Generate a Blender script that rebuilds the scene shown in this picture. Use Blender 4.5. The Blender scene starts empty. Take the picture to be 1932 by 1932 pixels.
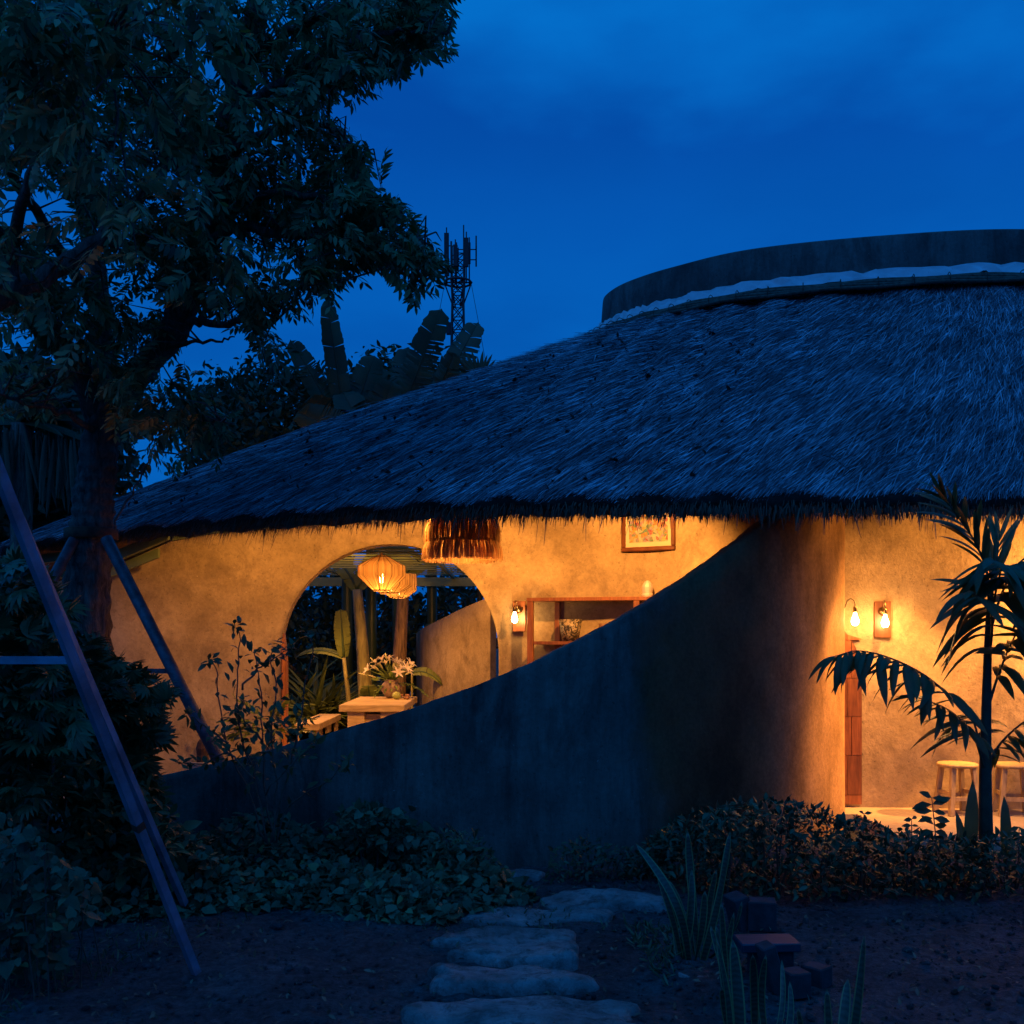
import bpy, bmesh, math, random
import numpy as np
from mathutils import Vector, Matrix, Euler
random.seed(7); rng = np.random.default_rng(7)
S = bpy.context.scene
COL = S.collection
R = math.radians

# ------------------------------------------------------------------ camera
EYE = 1.6; F = 1932.0; HORIZON = 1200.0
cam_d = bpy.data.cameras.new("camera"); cam = bpy.data.objects.new("camera", cam_d); COL.objects.link(cam)
cam.location = (0, 0, EYE); cam.rotation_euler = (R(90), 0, 0)
cam_d.sensor_width = 36; cam_d.lens = 36.0; cam_d.shift_y = HORIZON / F - 0.5
cam_d.clip_start = 0.05; cam_d.clip_end = 2000
S.camera = cam

# ------------------------------------------------------------------ dusk sky
W = bpy.data.worlds.new("World"); S.world = W; W.use_nodes = True
nt = W.node_tree; nt.nodes.clear()
def nd(t, **k):
    n = nt.nodes.new(t)
    for a, b in k.items(): setattr(n, a, b)
    return n
out = nd('ShaderNodeOutputWorld'); bg = nd('ShaderNodeBackground'); bg.inputs[1].default_value = 1.0
sky = nd('ShaderNodeTexSky', sky_type='NISHITA'); sky.sun_disc = False
sky.sun_elevation = R(-3.0); sky.sun_rotation = R(200)
tc = nd('ShaderNodeTexCoord')
sep = nd('ShaderNodeSeparateXYZ'); nt.links.new(tc.outputs['Generated'], sep.inputs[0])
# dusk gradient: deep even blue, a little brighter with height
ramp = nd('ShaderNodeValToRGB'); nt.links.new(sep.outputs[2], ramp.inputs[0])
e = ramp.color_ramp.elements
e[0].position = 0.0; e[0].color = (0.0010, 0.108, 0.47, 1)
e[1].position = 1.0; e[1].color = (0.0015, 0.150, 0.58, 1)
for p_, c_ in ((0.29,(0.0008,0.112,0.495)),(0.355,(0.0008,0.100,0.465)),(0.415,(0.0008,0.083,0.425)),(0.465,(0.0008,0.118,0.51)),(0.53,(0.0008,0.150,0.58))):
    q_ = e.new(p_); q_.color = (*c_, 1)
# soft banks of cloud
mp = nd('ShaderNodeMapping'); mp.inputs['Scale'].default_value = (1.5, 1.5, 3.6); mp.inputs['Location'].default_value = (3.3, 0.4, 1.55)
nt.links.new(tc.outputs['Generated'], mp.inputs[0])
nz = nd('ShaderNodeTexNoise'); nz.inputs['Scale'].default_value = 2.3; nz.inputs['Detail'].default_value = 8; nz.inputs['Roughness'].default_value = 0.48
nt.links.new(mp.outputs[0], nz.inputs[0])
cr = nd('ShaderNodeValToRGB'); nt.links.new(nz.outputs[0], cr.inputs[0])
cr.color_ramp.interpolation = 'EASE'
cr.color_ramp.elements[0].position = 0.36; cr.color_ramp.elements[0].color = (0.80, 0.83, 0.88, 1)
cr.color_ramp.elements[1].position = 0.62; cr.color_ramp.elements[1].color = (1.07, 1.05, 1.02, 1)
wz = nd('ShaderNodeMath', operation='MULTIPLY_ADD'); nt.links.new(nz.outputs[0], wz.inputs[0]); wz.inputs[1].default_value = 0.26; wz2 = nd('ShaderNodeMath', operation='SUBTRACT'); nt.links.new(sep.outputs[2], wz2.inputs[0]); wz2.inputs[1].default_value = 0.135
nt.links.new(wz2.outputs[0], wz.inputs[2]); nt.links.new(wz.outputs[0], ramp.inputs[0])
mul = nd('ShaderNodeMix', data_type='RGBA', blend_type='MULTIPLY'); mul.inputs[0].default_value = 1.0
nt.links.new(ramp.outputs[0], mul.inputs[6]); nt.links.new(cr.outputs[0], mul.inputs[7])
sadd = nd('ShaderNodeMix', data_type='RGBA', blend_type='ADD'); sadd.inputs[0].default_value = 0.006
nt.links.new(mul.outputs[2], sadd.inputs[6]); nt.links.new(sky.outputs[0], sadd.inputs[7])
nt.links.new(sadd.outputs[2], bg.inputs[0]); nt.links.new(bg.outputs[0], out.inputs[0])

# afterglow of the set sun, weak and very soft
sd = bpy.data.lights.new("afterglow", 'SUN'); sd.energy = 0.22; sd.angle = R(50); sd.color = (0.12, 0.38, 1.0)
so = bpy.data.objects.new("afterglow", sd); COL.objects.link(so); so.rotation_euler = (R(38), 0, R(-35))

S.view_settings.view_transform = 'Standard'; S.view_settings.look = 'None'
S.view_settings.exposure = 0.0; S.view_settings.gamma = 1.0; S.view_settings.use_curve_mapping = False
S.render.engine = 'CYCLES'
cy = S.cycles
cy.use_denoising = True
try: cy.denoiser = 'OPENIMAGEDENOISE'
except Exception: pass
try: cy.denoising_input_passes = 'RGB_ALBEDO_NORMAL'; cy.denoising_prefilter = 'ACCURATE'
except Exception: pass
cy.max_bounces = 6; cy.diffuse_bounces = 4; cy.glossy_bounces = 2; cy.transmission_bounces = 4; cy.transparent_max_bounces = 6
cy.sample_clamp_indirect = 3.0; cy.caustics_reflective = False; cy.caustics_refractive = False
cy.use_adaptive_sampling = False

WARM = (1.0, 0.405, 0.085)

# ------------------------------------------------------------------ helpers
def P(px, py, D):
    """a point of the place, measured off the photograph (1932 px wide) at distance D"""
    return Vector(((px - 966) * D / F, D, EYE - (py - HORIZON) * D / F))

def tag(o, label=None, cat=None, group=None, kind=None):
    if label: o['label'] = label
    if cat: o['category'] = cat
    if group: o['group'] = group
    if kind: o['kind'] = kind
    return o

def empty(name, loc=(0, 0, 0), rz=0.0, **k):
    o = bpy.data.objects.new(name, None); COL.objects.link(o)
    o.location = loc; o.rotation_euler = (0, 0, rz); o.empty_display_size = 0.1
    return tag(o, **k)

def world_of(o):
    return o.matrix_basis.copy() if o.parent is None else world_of(o.parent) @ o.matrix_parent_inverse @ o.matrix_basis

LOCAL = [False]          # True while a thing is built in its own coordinates
def _fix(o, parent):
    if parent is not None:
        o.parent = parent
        if not LOCAL[0]: o.matrix_parent_inverse = world_of(parent).inverted()
    return o

def copy_tree(o, parent=None, **k):
    c = o.copy(); COL.objects.link(c)
    if parent is not None: c.parent = parent
    for ch in list(o.children): copy_tree(ch, c)
    return tag(c, **k)

def link(name, me, mat=None, parent=None, **k):
    o = bpy.data.objects.new(name, me); COL.objects.link(o)
    if mat is not None and len(me.materials) == 0: me.materials.append(mat)
    _fix(o, parent)
    return tag(o, **k)

def mesh_np(name, V, T, mat=None, parent=None, smooth=False, **k):
    """fast triangle mesh from arrays"""
    V = np.asarray(V, dtype=np.float32).reshape(-1, 3); T = np.asarray(T, dtype=np.int32).reshape(-1, 3)
    me = bpy.data.meshes.new(name)
    me.vertices.add(len(V)); me.vertices.foreach_set('co', V.ravel())
    me.loops.add(len(T) * 3); me.loops.foreach_set('vertex_index', T.ravel())
    me.polygons.add(len(T))
    me.polygons.foreach_set('loop_start', np.arange(0, len(T) * 3, 3, dtype=np.int32))
    me.polygons.foreach_set('loop_total', np.full(len(T), 3, dtype=np.int32))
    if smooth: me.polygons.foreach_set('use_smooth', np.ones(len(T), dtype=bool))
    me.update(calc_edges=True)
    return link(name, me, mat, parent, **k)

class MB:
    """collects simple solids, builds one mesh"""
    def __init__(s): s.v = []; s.f = []; s.m = []; s.sm = []
    def add(s, vs, fs, mi=0, smooth=False):
        b = len(s.v); s.v += [tuple(v) for v in vs]
        for f in fs: s.f.append(tuple(i + b for i in f)); s.m.append(mi); s.sm.append(smooth)
    def box(s, lo, hi, mi=0, M=None):
        x0, y0, z0 = lo; x1, y1, z1 = hi
        vs = [Vector(p) for p in ((x0,y0,z0),(x1,y0,z0),(x1,y1,z0),(x0,y1,z0),(x0,y0,z1),(x1,y0,z1),(x1,y1,z1),(x0,y1,z1))]
        if M is not None: vs = [M @ v for v in vs]
        s.add(vs, [(0,3,2,1),(4,5,6,7),(0,1,5,4),(1,2,6,5),(2,3,7,6),(3,0,4,7)], mi)
    def tube(s, pts, rad, n=8, cap=True, mi=0, smooth=True, twist=0.0, sq=False):
        pts = [Vector(p) for p in pts]; N = len(pts)
        if not hasattr(rad, '__len__'): rad = [rad] * N
        up = Vector((0, 0, 1)); rings = []; a = None
        for i, p in enumerate(pts):
            t = (pts[min(i + 1, N - 1)] - pts[max(i - 1, 0)])
            t = t.normalized() if t.length > 1e-9 else Vector((0, 0, 1))
            if a is None:
                a = t.cross(up if abs(t.z) < 0.95 else Vector((1, 0, 0))).normalized()
            a = (a - t * a.dot(t)).normalized(); b = t.cross(a)
            rings.append([p + (a * math.cos(twist + 2 * math.pi * k / n) + b * math.sin(twist + 2 * math.pi * k / n)) * rad[i] for k in range(n)])
        vs = [v for r in rings for v in r]; fs = []
        for i in range(N - 1):
            for k in range(n):
                k2 = (k + 1) % n
                fs.append((i*n+k, i*n+k2, (i+1)*n+k2, (i+1)*n+k))
        if cap: fs += [tuple(range(n))[::-1], tuple((N-1)*n + k for k in range(n))]
        s.add(vs, fs, mi, smooth)
    def lathe(s, prof, c=(0,0,0), n=20, mi=0, smooth=True, jit=0.0, cap=False):
        c = Vector(c); vs = []; fs = []
        for r, z in prof:
            for k in range(n):
                a = 2 * math.pi * k / n; rr = r * (1 + jit * math.sin(3 * a + z * 5))
                vs.append(c + Vector((rr * math.cos(a), rr * math.sin(a), z)))
        for i in range(len(prof) - 1):
            for k in range(n):
                k2 = (k + 1) % n; fs.append((i*n+k, i*n+k2, (i+1)*n+k2, (i+1)*n+k))
        if cap: fs += [tuple(range(n))[::-1], tuple((len(prof)-1)*n + k for k in range(n))]
        s.add(vs, fs, mi, smooth)
    def grid(s, rows, mi=0, smooth=True, closed=False):
        nr = len(rows); nc = len(rows[0]); vs = [p for r in rows for p in r]; fs = []
        for i in range(nr - 1):
            for j in range(nc - 1 + (1 if closed else 0)):
                j2 = (j + 1) % nc
                fs.append((i*nc+j, i*nc+j2, (i+1)*nc+j2, (i+1)*nc+j))
        s.add(vs, fs, mi, smooth)
    def build(s, name, mat=None, parent=None, weld=False, bevel=0.0, loc=None, **k):
        me = bpy.data.meshes.new(name); me.from_pydata(s.v, [], s.f)
        mats = mat if isinstance(mat, (list, tuple)) else [mat]
        for m in mats:
            if m: me.materials.append(m)
        me.polygons.foreach_set('material_index', s.m)
        me.polygons.foreach_set('use_smooth', s.sm)
        if weld or bevel:
            bm = bmesh.new(); bm.from_mesh(me)
            if weld: bmesh.ops.remove_doubles(bm, verts=bm.verts, dist=0.0005)
            if bevel: bmesh.ops.bevel(bm, geom=list(bm.edges), offset=bevel, segments=1, affect='EDGES', profile=0.5)
            bm.to_mesh(me); bm.free()
        me.update()
        o = link(name, me, None, parent, **k)
        if loc is not None: o.location = loc
        return o

def catmull(pts, n=8):
    """smooth curve through points of any dimension"""
    A = [np.array(p, dtype=float) for p in pts]; A = [2*A[0]-A[1]] + A + [2*A[-1]-A[-2]]; r = []
    for i in range(1, len(A) - 2):
        for k in range(n):
            t = k / n; p0, p1, p2, p3 = A[i-1], A[i], A[i+1], A[i+2]
            r.append(0.5 * ((2*p1) + (-p0+p2)*t + (2*p0-5*p1+4*p2-p3)*t*t + (-p0+3*p1-3*p2+p3)*t**3))
    r.append(A[-2]); return r

# ------------------------------------------------------------------ materials
def mat_new(name):
    m = bpy.data.materials.new(name); m.use_nodes = True
    n = m.node_tree; n.nodes.clear()
    o = n.nodes.new('ShaderNodeOutputMaterial'); b = n.nodes.new('ShaderNodeBsdfPrincipled')
    n.links.new(b.outputs[0], o.inputs[0]); return m, n, b, o

def noise_col(n, c1, c2, scale=4, detail=6, rough=0.6, coord='Object', p0=0.35, p1=0.68, stretch=(1,1,1), dist=0.0):
    t = n.nodes.new('ShaderNodeTexCoord'); mp = n.nodes.new('ShaderNodeMapping'); mp.inputs['Scale'].default_value = stretch
    n.links.new(t.outputs[coord], mp.inputs[0])
    z = n.nodes.new('ShaderNodeTexNoise'); z.inputs['Scale'].default_value = scale; z.inputs['Detail'].default_value = detail
    z.inputs['Roughness'].default_value = rough; z.inputs['Distortion'].default_value = dist
    n.links.new(mp.outputs[0], z.inputs[0])
    r = n.nodes.new('ShaderNodeValToRGB'); r.color_ramp.elements[0].position = p0; r.color_ramp.elements[1].position = p1
    r.color_ramp.elements[0].color = (*c1, 1); r.color_ramp.elements[1].color = (*c2, 1)
    n.links.new(z.outputs[0], r.inputs[0]); return r, z, mp

def mix(n, a, b, fac, mode='MIX'):
    m = n.nodes.new('ShaderNodeMix'); m.data_type = 'RGBA'; m.blend_type = mode
    if isinstance(fac, (int, float)): m.inputs[0].default_value = fac
    else: n.links.new(fac, m.inputs[0])
    n.links.new(a, m.inputs[6])
    if isinstance(b, tuple): m.inputs[7].default_value = (*b, 1)
    else: n.links.new(b, m.inputs[7])
    return m.outputs[2]

def bump(n, b, src, strength=0.3, dist=0.02):
    u = n.nodes.new('ShaderNodeBump'); u.inputs['Strength'].default_value = strength; u.inputs['Distance'].default_value = dist
    n.links.new(src, u.inputs['Height']); n.links.new(u.outputs[0], b.inputs['Normal']); return u

def plaster(name, c1, c2, stain, scale=1.3, stain_amt=0.5, speck=True, streak=False, bs=0.35):
    m, n, b, o = mat_new(name)
    r, z, mp = noise_col(n, c1, c2, scale=scale, detail=8, rough=0.62, p0=0.36, p1=0.66)
    r2, z2, _ = noise_col(n, (0,0,0), (1,1,1), scale=scale*2.6, detail=10, rough=0.72, p0=0.47, p1=0.66, stretch=(1,1,0.28) if streak else (1,1,0.8), dist=0.4)
    k = n.nodes.new('ShaderNodeMath'); k.operation = 'MULTIPLY'; k.inputs[1].default_value = stain_amt; n.links.new(r2.outputs[0], k.inputs[0])
    c = mix(n, r.outputs[0], stain, k.outputs[0])
    r3, z3, _ = noise_col(n, (0.80,)*3, (1.12,)*3, scale=26, detail=6, rough=0.7, p0=0.35, p1=0.7)
    c = mix(n, c, r3.outputs[0], 0.8, 'MULTIPLY')
    if streak:
        r8, z8, _ = noise_col(n, (0.45,)*3, (1.15,)*3, scale=7, detail=9, rough=0.72, p0=0.36, p1=0.62, stretch=(1.3,1.3,0.16), dist=0.3)
        c = mix(n, c, r8.outputs[0], 0.5, 'MULTIPLY')
    if speck:
        r4, z4, _ = noise_col(n, (0.42,)*3, (1,)*3, scale=34, detail=4, rough=0.7, p0=0.30, p1=0.40)
        c = mix(n, c, r4.outputs[0], 0.8, 'MULTIPLY')
        r5, z5, _ = noise_col(n, (0,)*3, (0.16,0.14,0.12), scale=38, detail=2, rough=0.5, p0=0.73, p1=0.78)
        c = mix(n, c, r5.outputs[0], 1.0, 'ADD')
    n.links.new(c, b.inputs['Base Color']); b.inputs['Roughness'].default_value = 0.85
    b.inputs['Specular IOR Level'].default_value = 0.25
    ad = n.nodes.new('ShaderNodeMath'); ad.operation = 'ADD'; n.links.new(z3.outputs[0], ad.inputs[0]); n.links.new(z2.outputs[0], ad.inputs[1])
    bump(n, b, ad.outputs[0], bs, 0.02); return m

def wood(name, c1, c2, scale=6, stretch=(1, 1, 12), rough=0.5, bs=0.15, coord='Object', island=0.0):
    m, n, b, o = mat_new(name)
    r, z, mp = noise_col(n, c1, c2, scale=scale, detail=6, rough=0.6, stretch=stretch, p0=0.3, p1=0.7, dist=0.6, coord=coord)
    r2, z2, _ = noise_col(n, (0.7,)*3, (1.1,)*3, scale=2.5, detail=3, coord=coord)
    c = mix(n, r.outputs[0], r2.outputs[0], 0.8, 'MULTIPLY')
    if island:
        oi = n.nodes.new('ShaderNodeObjectInfo'); rr = n.nodes.new('ShaderNodeValToRGB')
        rr.color_ramp.elements[0].color = (1-island,)*3 + (1,); rr.color_ramp.elements[1].color = (1+island*0.6,)*3 + (1,)
        n.links.new(oi.outputs['Random'], rr.inputs[0]); c = mix(n, c, rr.outputs[0], 1.0, 'MULTIPLY')
    n.links.new(c, b.inputs['Base Color']); b.inputs['Roughness'].default_value = rough
    bump(n, b, z.outputs[0], bs, 0.01); return m

def leafmat(name, c1, c2, rough=0.45, trans=0.25, scale=2.0, tip=None):
    """leaves: each island its own tone; some light passes through"""
    m, n, b, o = mat_new(name)
    g = n.nodes.new('ShaderNodeNewGeometry'); r = n.nodes.new('ShaderNodeValToRGB')
    r.color_ramp.elements[0].color = (*c1, 1); r.color_ramp.elements[1].color = (*c2, 1)
    if tip:
        r.color_ramp.elements[1].position = 0.93; q = r.color_ramp.elements.new(0.97); q.color = (*tip, 1)
    n.links.new(g.outputs['Random Per Island'], r.inputs[0])
    r2, z2, _ = noise_col(n, (0.65,)*3, (1.25,)*3, scale=scale, detail=4)
    c = mix(n, r.outputs[0], r2.outputs[0], 0.9, 'MULTIPLY')
    n.links.new(c, b.inputs['Base Color']); b.inputs['Roughness'].default_value = rough; b.inputs['Specular IOR Level'].default_value = 0.35
    if trans:
        t = n.nodes.new('ShaderNodeBsdfTranslucent'); n.links.new(c, t.inputs[0]); ms = n.nodes.new('ShaderNodeMixShader'); ms.inputs[0].default_value = trans
        n.links.new(b.outputs[0], ms.inputs[1]); n.links.new(t.outputs[0], ms.inputs[2]); n.links.new(ms.outputs[0], o.inputs[0])
    return m

def flat(name, col, rough=0.6, metal=0.0, var=0.15, scale=8, bs=0.1):
    m, n, b, o = mat_new(name)
    lo = tuple(c * (1 - var) for c in col); hi = tuple(min(1, c * (1 + var)) for c in col)
    r, z, _ = noise_col(n, lo, hi, scale=scale, detail=6); n.links.new(r.outputs[0], b.inputs['Base Color'])
    b.inputs['Roughness'].default_value = rough; b.inputs['Metallic'].default_value = metal
    if bs: bump(n, b, z.outputs[0], bs, 0.01)
    return m

def emis(name, col, s):
    m, n, b, o = mat_new(name); e = n.nodes.new('ShaderNodeEmission'); e.inputs[0].default_value = (*col, 1); e.inputs[1].default_value = s
    n.links.new(e.outputs[0], o.inputs[0]); return m

def thatchmat(name, c1, c2, c3, p=0.55):
    m, n, b, o = mat_new(name)
    g = n.nodes.new('ShaderNodeNewGeometry'); r = n.nodes.new('ShaderNodeValToRGB')
    r.color_ramp.elements[0].color = (*c1, 1); r.color_ramp.elements[1].color = (*c3, 1); q = r.color_ramp.elements.new(p); q.color = (*c2, 1)
    n.links.new(g.outputs['Random Per Island'], r.inputs[0])
    r2, z2, _ = noise_col(n, (0.42,)*3, (1.25,)*3, scale=2.2, detail=8, rough=.65)
    n.links.new(mix(n, r.outputs[0], r2.outputs[0], 0.8, 'MULTIPLY'), b.inputs['Base Color']); b.inputs['Roughness'].default_value = 0.6
    b.inputs['Specular IOR Level'].default_value = 0.3
    return m

M_WALL  = plaster('warm_plaster', (0.28,0.205,0.115), (0.52,0.395,0.235), (0.17,0.12,0.075), stain_amt=0.6, bs=0.3)
M_WALL2 = plaster('spiral_plaster', (0.10,0.088,0.078), (0.22,0.19,0.165), (0.035,0.03,0.028), scale=0.9, stain_amt=0.92, streak=True, bs=0.35)
# ochre end puts eave shade into the colour, the open part has weathered grey
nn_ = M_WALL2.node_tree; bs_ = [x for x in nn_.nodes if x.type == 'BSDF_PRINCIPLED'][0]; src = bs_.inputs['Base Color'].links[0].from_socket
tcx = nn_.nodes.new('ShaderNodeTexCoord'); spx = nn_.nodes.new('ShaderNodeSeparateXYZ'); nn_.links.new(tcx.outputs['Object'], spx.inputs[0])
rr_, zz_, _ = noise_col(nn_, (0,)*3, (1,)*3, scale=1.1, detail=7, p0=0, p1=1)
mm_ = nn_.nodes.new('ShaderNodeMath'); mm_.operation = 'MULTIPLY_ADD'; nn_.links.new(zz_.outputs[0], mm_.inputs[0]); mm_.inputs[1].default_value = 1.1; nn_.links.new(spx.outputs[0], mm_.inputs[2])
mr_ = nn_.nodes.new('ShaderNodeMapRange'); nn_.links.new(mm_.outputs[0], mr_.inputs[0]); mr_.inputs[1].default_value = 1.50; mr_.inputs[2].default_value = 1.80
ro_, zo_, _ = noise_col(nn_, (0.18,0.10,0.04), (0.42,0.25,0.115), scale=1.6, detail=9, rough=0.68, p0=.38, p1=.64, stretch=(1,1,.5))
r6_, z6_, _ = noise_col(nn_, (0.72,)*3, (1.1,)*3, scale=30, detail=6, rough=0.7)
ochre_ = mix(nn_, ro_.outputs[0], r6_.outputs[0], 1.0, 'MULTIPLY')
# dark patch with a ragged outline paints eave shade over the first ochre stretch
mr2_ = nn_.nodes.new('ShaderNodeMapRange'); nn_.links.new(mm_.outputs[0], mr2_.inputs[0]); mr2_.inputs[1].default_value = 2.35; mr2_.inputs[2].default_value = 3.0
eave_shade_ = mix(nn_, ochre_, (0.40, 0.34, 0.36), 1.0, 'MULTIPLY')
ochre_ = mix(nn_, eave_shade_, ochre_, mr2_.outputs[0])
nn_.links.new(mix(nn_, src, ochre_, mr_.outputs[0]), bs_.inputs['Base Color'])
M_GWALL = plaster('garden_wall_plaster', (0.20,0.15,0.09), (0.30,0.235,0.15), (0.10,0.07,0.04), scale=1.4, stain_amt=0.7, bs=0.4)
M_PARA  = plaster('parapet_cement', (0.085,0.072,0.07), (0.19,0.165,0.155), (0.04,0.034,0.032), scale=1.2, stain_amt=0.8, streak=True)
M_FLOOR = plaster('polished_floor', (0.38,0.30,0.21), (0.48,0.40,0.30), (0.30,0.22,0.14), scale=0.9, stain_amt=0.4, speck=False, bs=0.08)
M_THATCH = thatchmat('thatch_reed', (0.022,0.024,0.03), (0.24,0.26,0.31), (0.80,0.84,0.96), p=.6)
M_THATCHD = thatchmat('thatch_dark', (0.05,0.038,0.026), (0.10,0.075,0.05), (0.18,0.13,0.08))
M_DECK  = flat('thatch_bed', (0.022,0.018,0.014), 0.9, var=0.5, scale=14, bs=0.6)
M_UNDER = wood('thatch_underside', (0.06,0.035,0.018), (0.22,0.12,0.06), scale=10, stretch=(1,14,1), rough=0.8, bs=0.5)
M_GREEN = flat('sage_paint', (0.20,0.27,0.11), 0.55, var=0.12)
M_WOODR = wood('reddish_wood', (0.16,0.055,0.02), (0.36,0.13,0.045), scale=5, stretch=(6,6,0.8), rough=0.4, island=0.3)
M_WOODD = wood('dark_frame_wood', (0.09,0.028,0.012), (0.20,0.065,0.025), scale=6, stretch=(1,1,1), rough=0.32)
M_WOODL = wood('pale_timber', (0.36,0.25,0.11), (0.70,0.52,0.26), scale=3, stretch=(1.2,9,9), rough=0.55, island=0.18)
M_STOOL = wood('stool_wood', (0.32,0.22,0.10), (0.58,0.43,0.22), scale=6, stretch=(6,6,1), rough=0.55, island=0.15)
M_METAL = flat('galvanised_steel', (0.20,0.27,0.36), 0.42, 0.25, var=0.4, scale=5, bs=0.1)
M_TOWER = flat('tower_steel', (0.035,0.035,0.04), 0.7, 0, var=.3, bs=0)
M_POLE  = flat('painted_pole', (0.08,0.09,0.11), 0.5, 0.2, var=0.5, scale=12, bs=0.2)
M_RUST  = flat('rusty_steel', (0.10,0.04,0.02), 0.8, 0.1, var=0.6, scale=12, bs=0.4)
M_BRASS = flat('aged_brass', (0.20,0.14,0.07), 0.3, 0.9, var=0.3, bs=0)
M_BARK  = wood('tree_bark', (0.035,0.03,0.027), (0.20,0.17,0.145), scale=7, stretch=(3,3,0.7), rough=0.95, bs=1.0)
M_BARK.node_tree.nodes['Bump'].inputs['Distance'].default_value = 0.05
M_BULB  = emis('glowing_bulb', (1.0, 0.55, 0.18), 100)
M_BULBP = emis('pendant_bulb_glow', (1.0, 0.50, 0.14), 60)
M_SOIL, n, b, o = mat_new('garden_soil')
r, z, mp = noise_col(n, (0.026,0.031,0.035), (0.115,0.14,0.15), scale=2.6, detail=12, rough=0.75, p0=0.35, p1=0.7)
r2, z2, _ = noise_col(n, (0.45,)*3, (1.4,)*3, scale=24, detail=8, rough=0.7, p0=0.38, p1=0.66)
r3, z3, _ = noise_col(n, (0,)*3, (0.12,0.10,0.08), scale=60, detail=3, rough=0.6, p0=0.66, p1=0.74)
n.links.new(mix(n, mix(n, r.outputs[0], r2.outputs[0], 1.0, 'MULTIPLY'), r3.outputs[0], 1.0, 'ADD'), b.inputs['Base Color']); b.inputs['Roughness'].default_value = 0.95
ad = n.nodes.new('ShaderNodeMath'); ad.operation = 'ADD'; n.links.new(z2.outputs[0], ad.inputs[0]); n.links.new(z.outputs[0], ad.inputs[1])
bump(n, b, ad.outputs[0], 1.0, 0.06)
M_STONE = plaster('stepping_stone', (0.16,0.16,0.155), (0.36,0.36,0.35), (0.07,0.065,0.06), scale=4.0, stain_amt=0.9, bs=1.0)
M_BRICK = flat('old_brick', (0.026,0.032,0.04), 0.9, var=0.35, scale=14, bs=0.6)
M_PLAST = flat('plastic_sheet', (0.62,0.62,0.66), 0.22, var=0.15, scale=5, bs=0.5)
M_REED  = flat('reed_roll', (0.10,0.08,0.06), 0.9, var=0.5, scale=20, bs=0.6)
M_LEAF  = leafmat('canopy_leaf', (0.03,0.06,0.024), (0.26,0.38,0.17), 0.35, 0.35, tip=(0.20,0.16,0.03))
M_LEAFL = leafmat('shrub_leaf', (0.03,0.06,0.022), (0.09,0.15,0.06), 0.4, 0.2)
M_COVER = leafmat('ground_cover_leaf', (0.035,0.06,0.025), (0.11,0.19,0.10), 0.45, 0.15, tip=(0.16,0.22,0.08))
M_HEDGE = leafmat('hedge_leaf', (0.010,0.045,0.022), (0.028,0.12,0.06), 0.4, 0.03)
M_PALM  = leafmat('palm_leaf', (0.035,0.075,0.03), (0.08,0.15,0.06), 0.35, 0.30, tip=(0.09,0.09,0.03))
M_BANA  = leafmat('banana_leaf', (0.028,0.055,0.025), (0.05,0.09,0.04), 0.35, 0.2)
M_BGLF  = leafmat('background_leaf', (0.02,0.04,0.016), (0.06,0.10,0.04), 0.5, 0.25)
M_FERN  = leafmat('fern_leaf', (0.12,0.17,0.035), (0.22,0.28,0.06), 0.5, 0.3)
M_DRY   = leafmat('dry_leaf', (0.09,0.075,0.05), (0.22,0.19,0.13), 0.8, 0.15)
M_STEM  = flat('woody_stem', (0.09,0.07,0.05), 0.8, var=0.4, scale=20)
M_PSTEM = flat('palm_stem', (0.045,0.05,0.028), 0.6, var=0.4, scale=10)

# ------------------------------------------------------------------ foliage kit (triangle templates placed by matrices)
def leaf_t(w=0.22, fold=0.06, droop=0.15, mid=0.42):
    V = np.array([(0,0,0),(-w,mid,fold),(w,mid,fold),(0,mid+.03,-.01),(0,1,-droop),(-w*.72,.74,fold*.6-droop*.45),(w*.72,.74,fold*.6-droop*.45),(0,.75,-droop*.5)], dtype=float)
    T = np.array([(0,2,3),(0,3,1),(3,2,6),(3,6,7),(1,3,7),(1,7,5),(7,6,4),(5,7,4)]); return V, T
def heart_t():
    V = np.array([(0,0,0),(-.34,-.08,.05),(-.46,.28,.07),(-.26,.68,.02),(0,1,-.12),(.26,.68,.02),(.46,.28,.07),(.34,-.08,.05),(0,.45,-.02)], dtype=float)
    T = np.array([(8,0,1),(8,1,2),(8,2,3),(8,3,4),(8,4,5),(8,5,6),(8,6,7),(8,7,0)]); return V, T
def merge(parts):
    Vs = []; Ts = []; b = 0
    for V, T in parts: Vs.append(V); Ts.append(T + b); b += len(V)
    return np.vstack(Vs), np.vstack(Ts)
def xf(V, pos, ydir, zdir, s):
    y = np.array(ydir, float); y /= np.linalg.norm(y); z = np.array(zdir, float); x = np.cross(y, z); x /= np.linalg.norm(x) + 1e-9; z = np.cross(x, y)
    return (V * s) @ np.array([x, y, z]) + np.array(pos)
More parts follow.
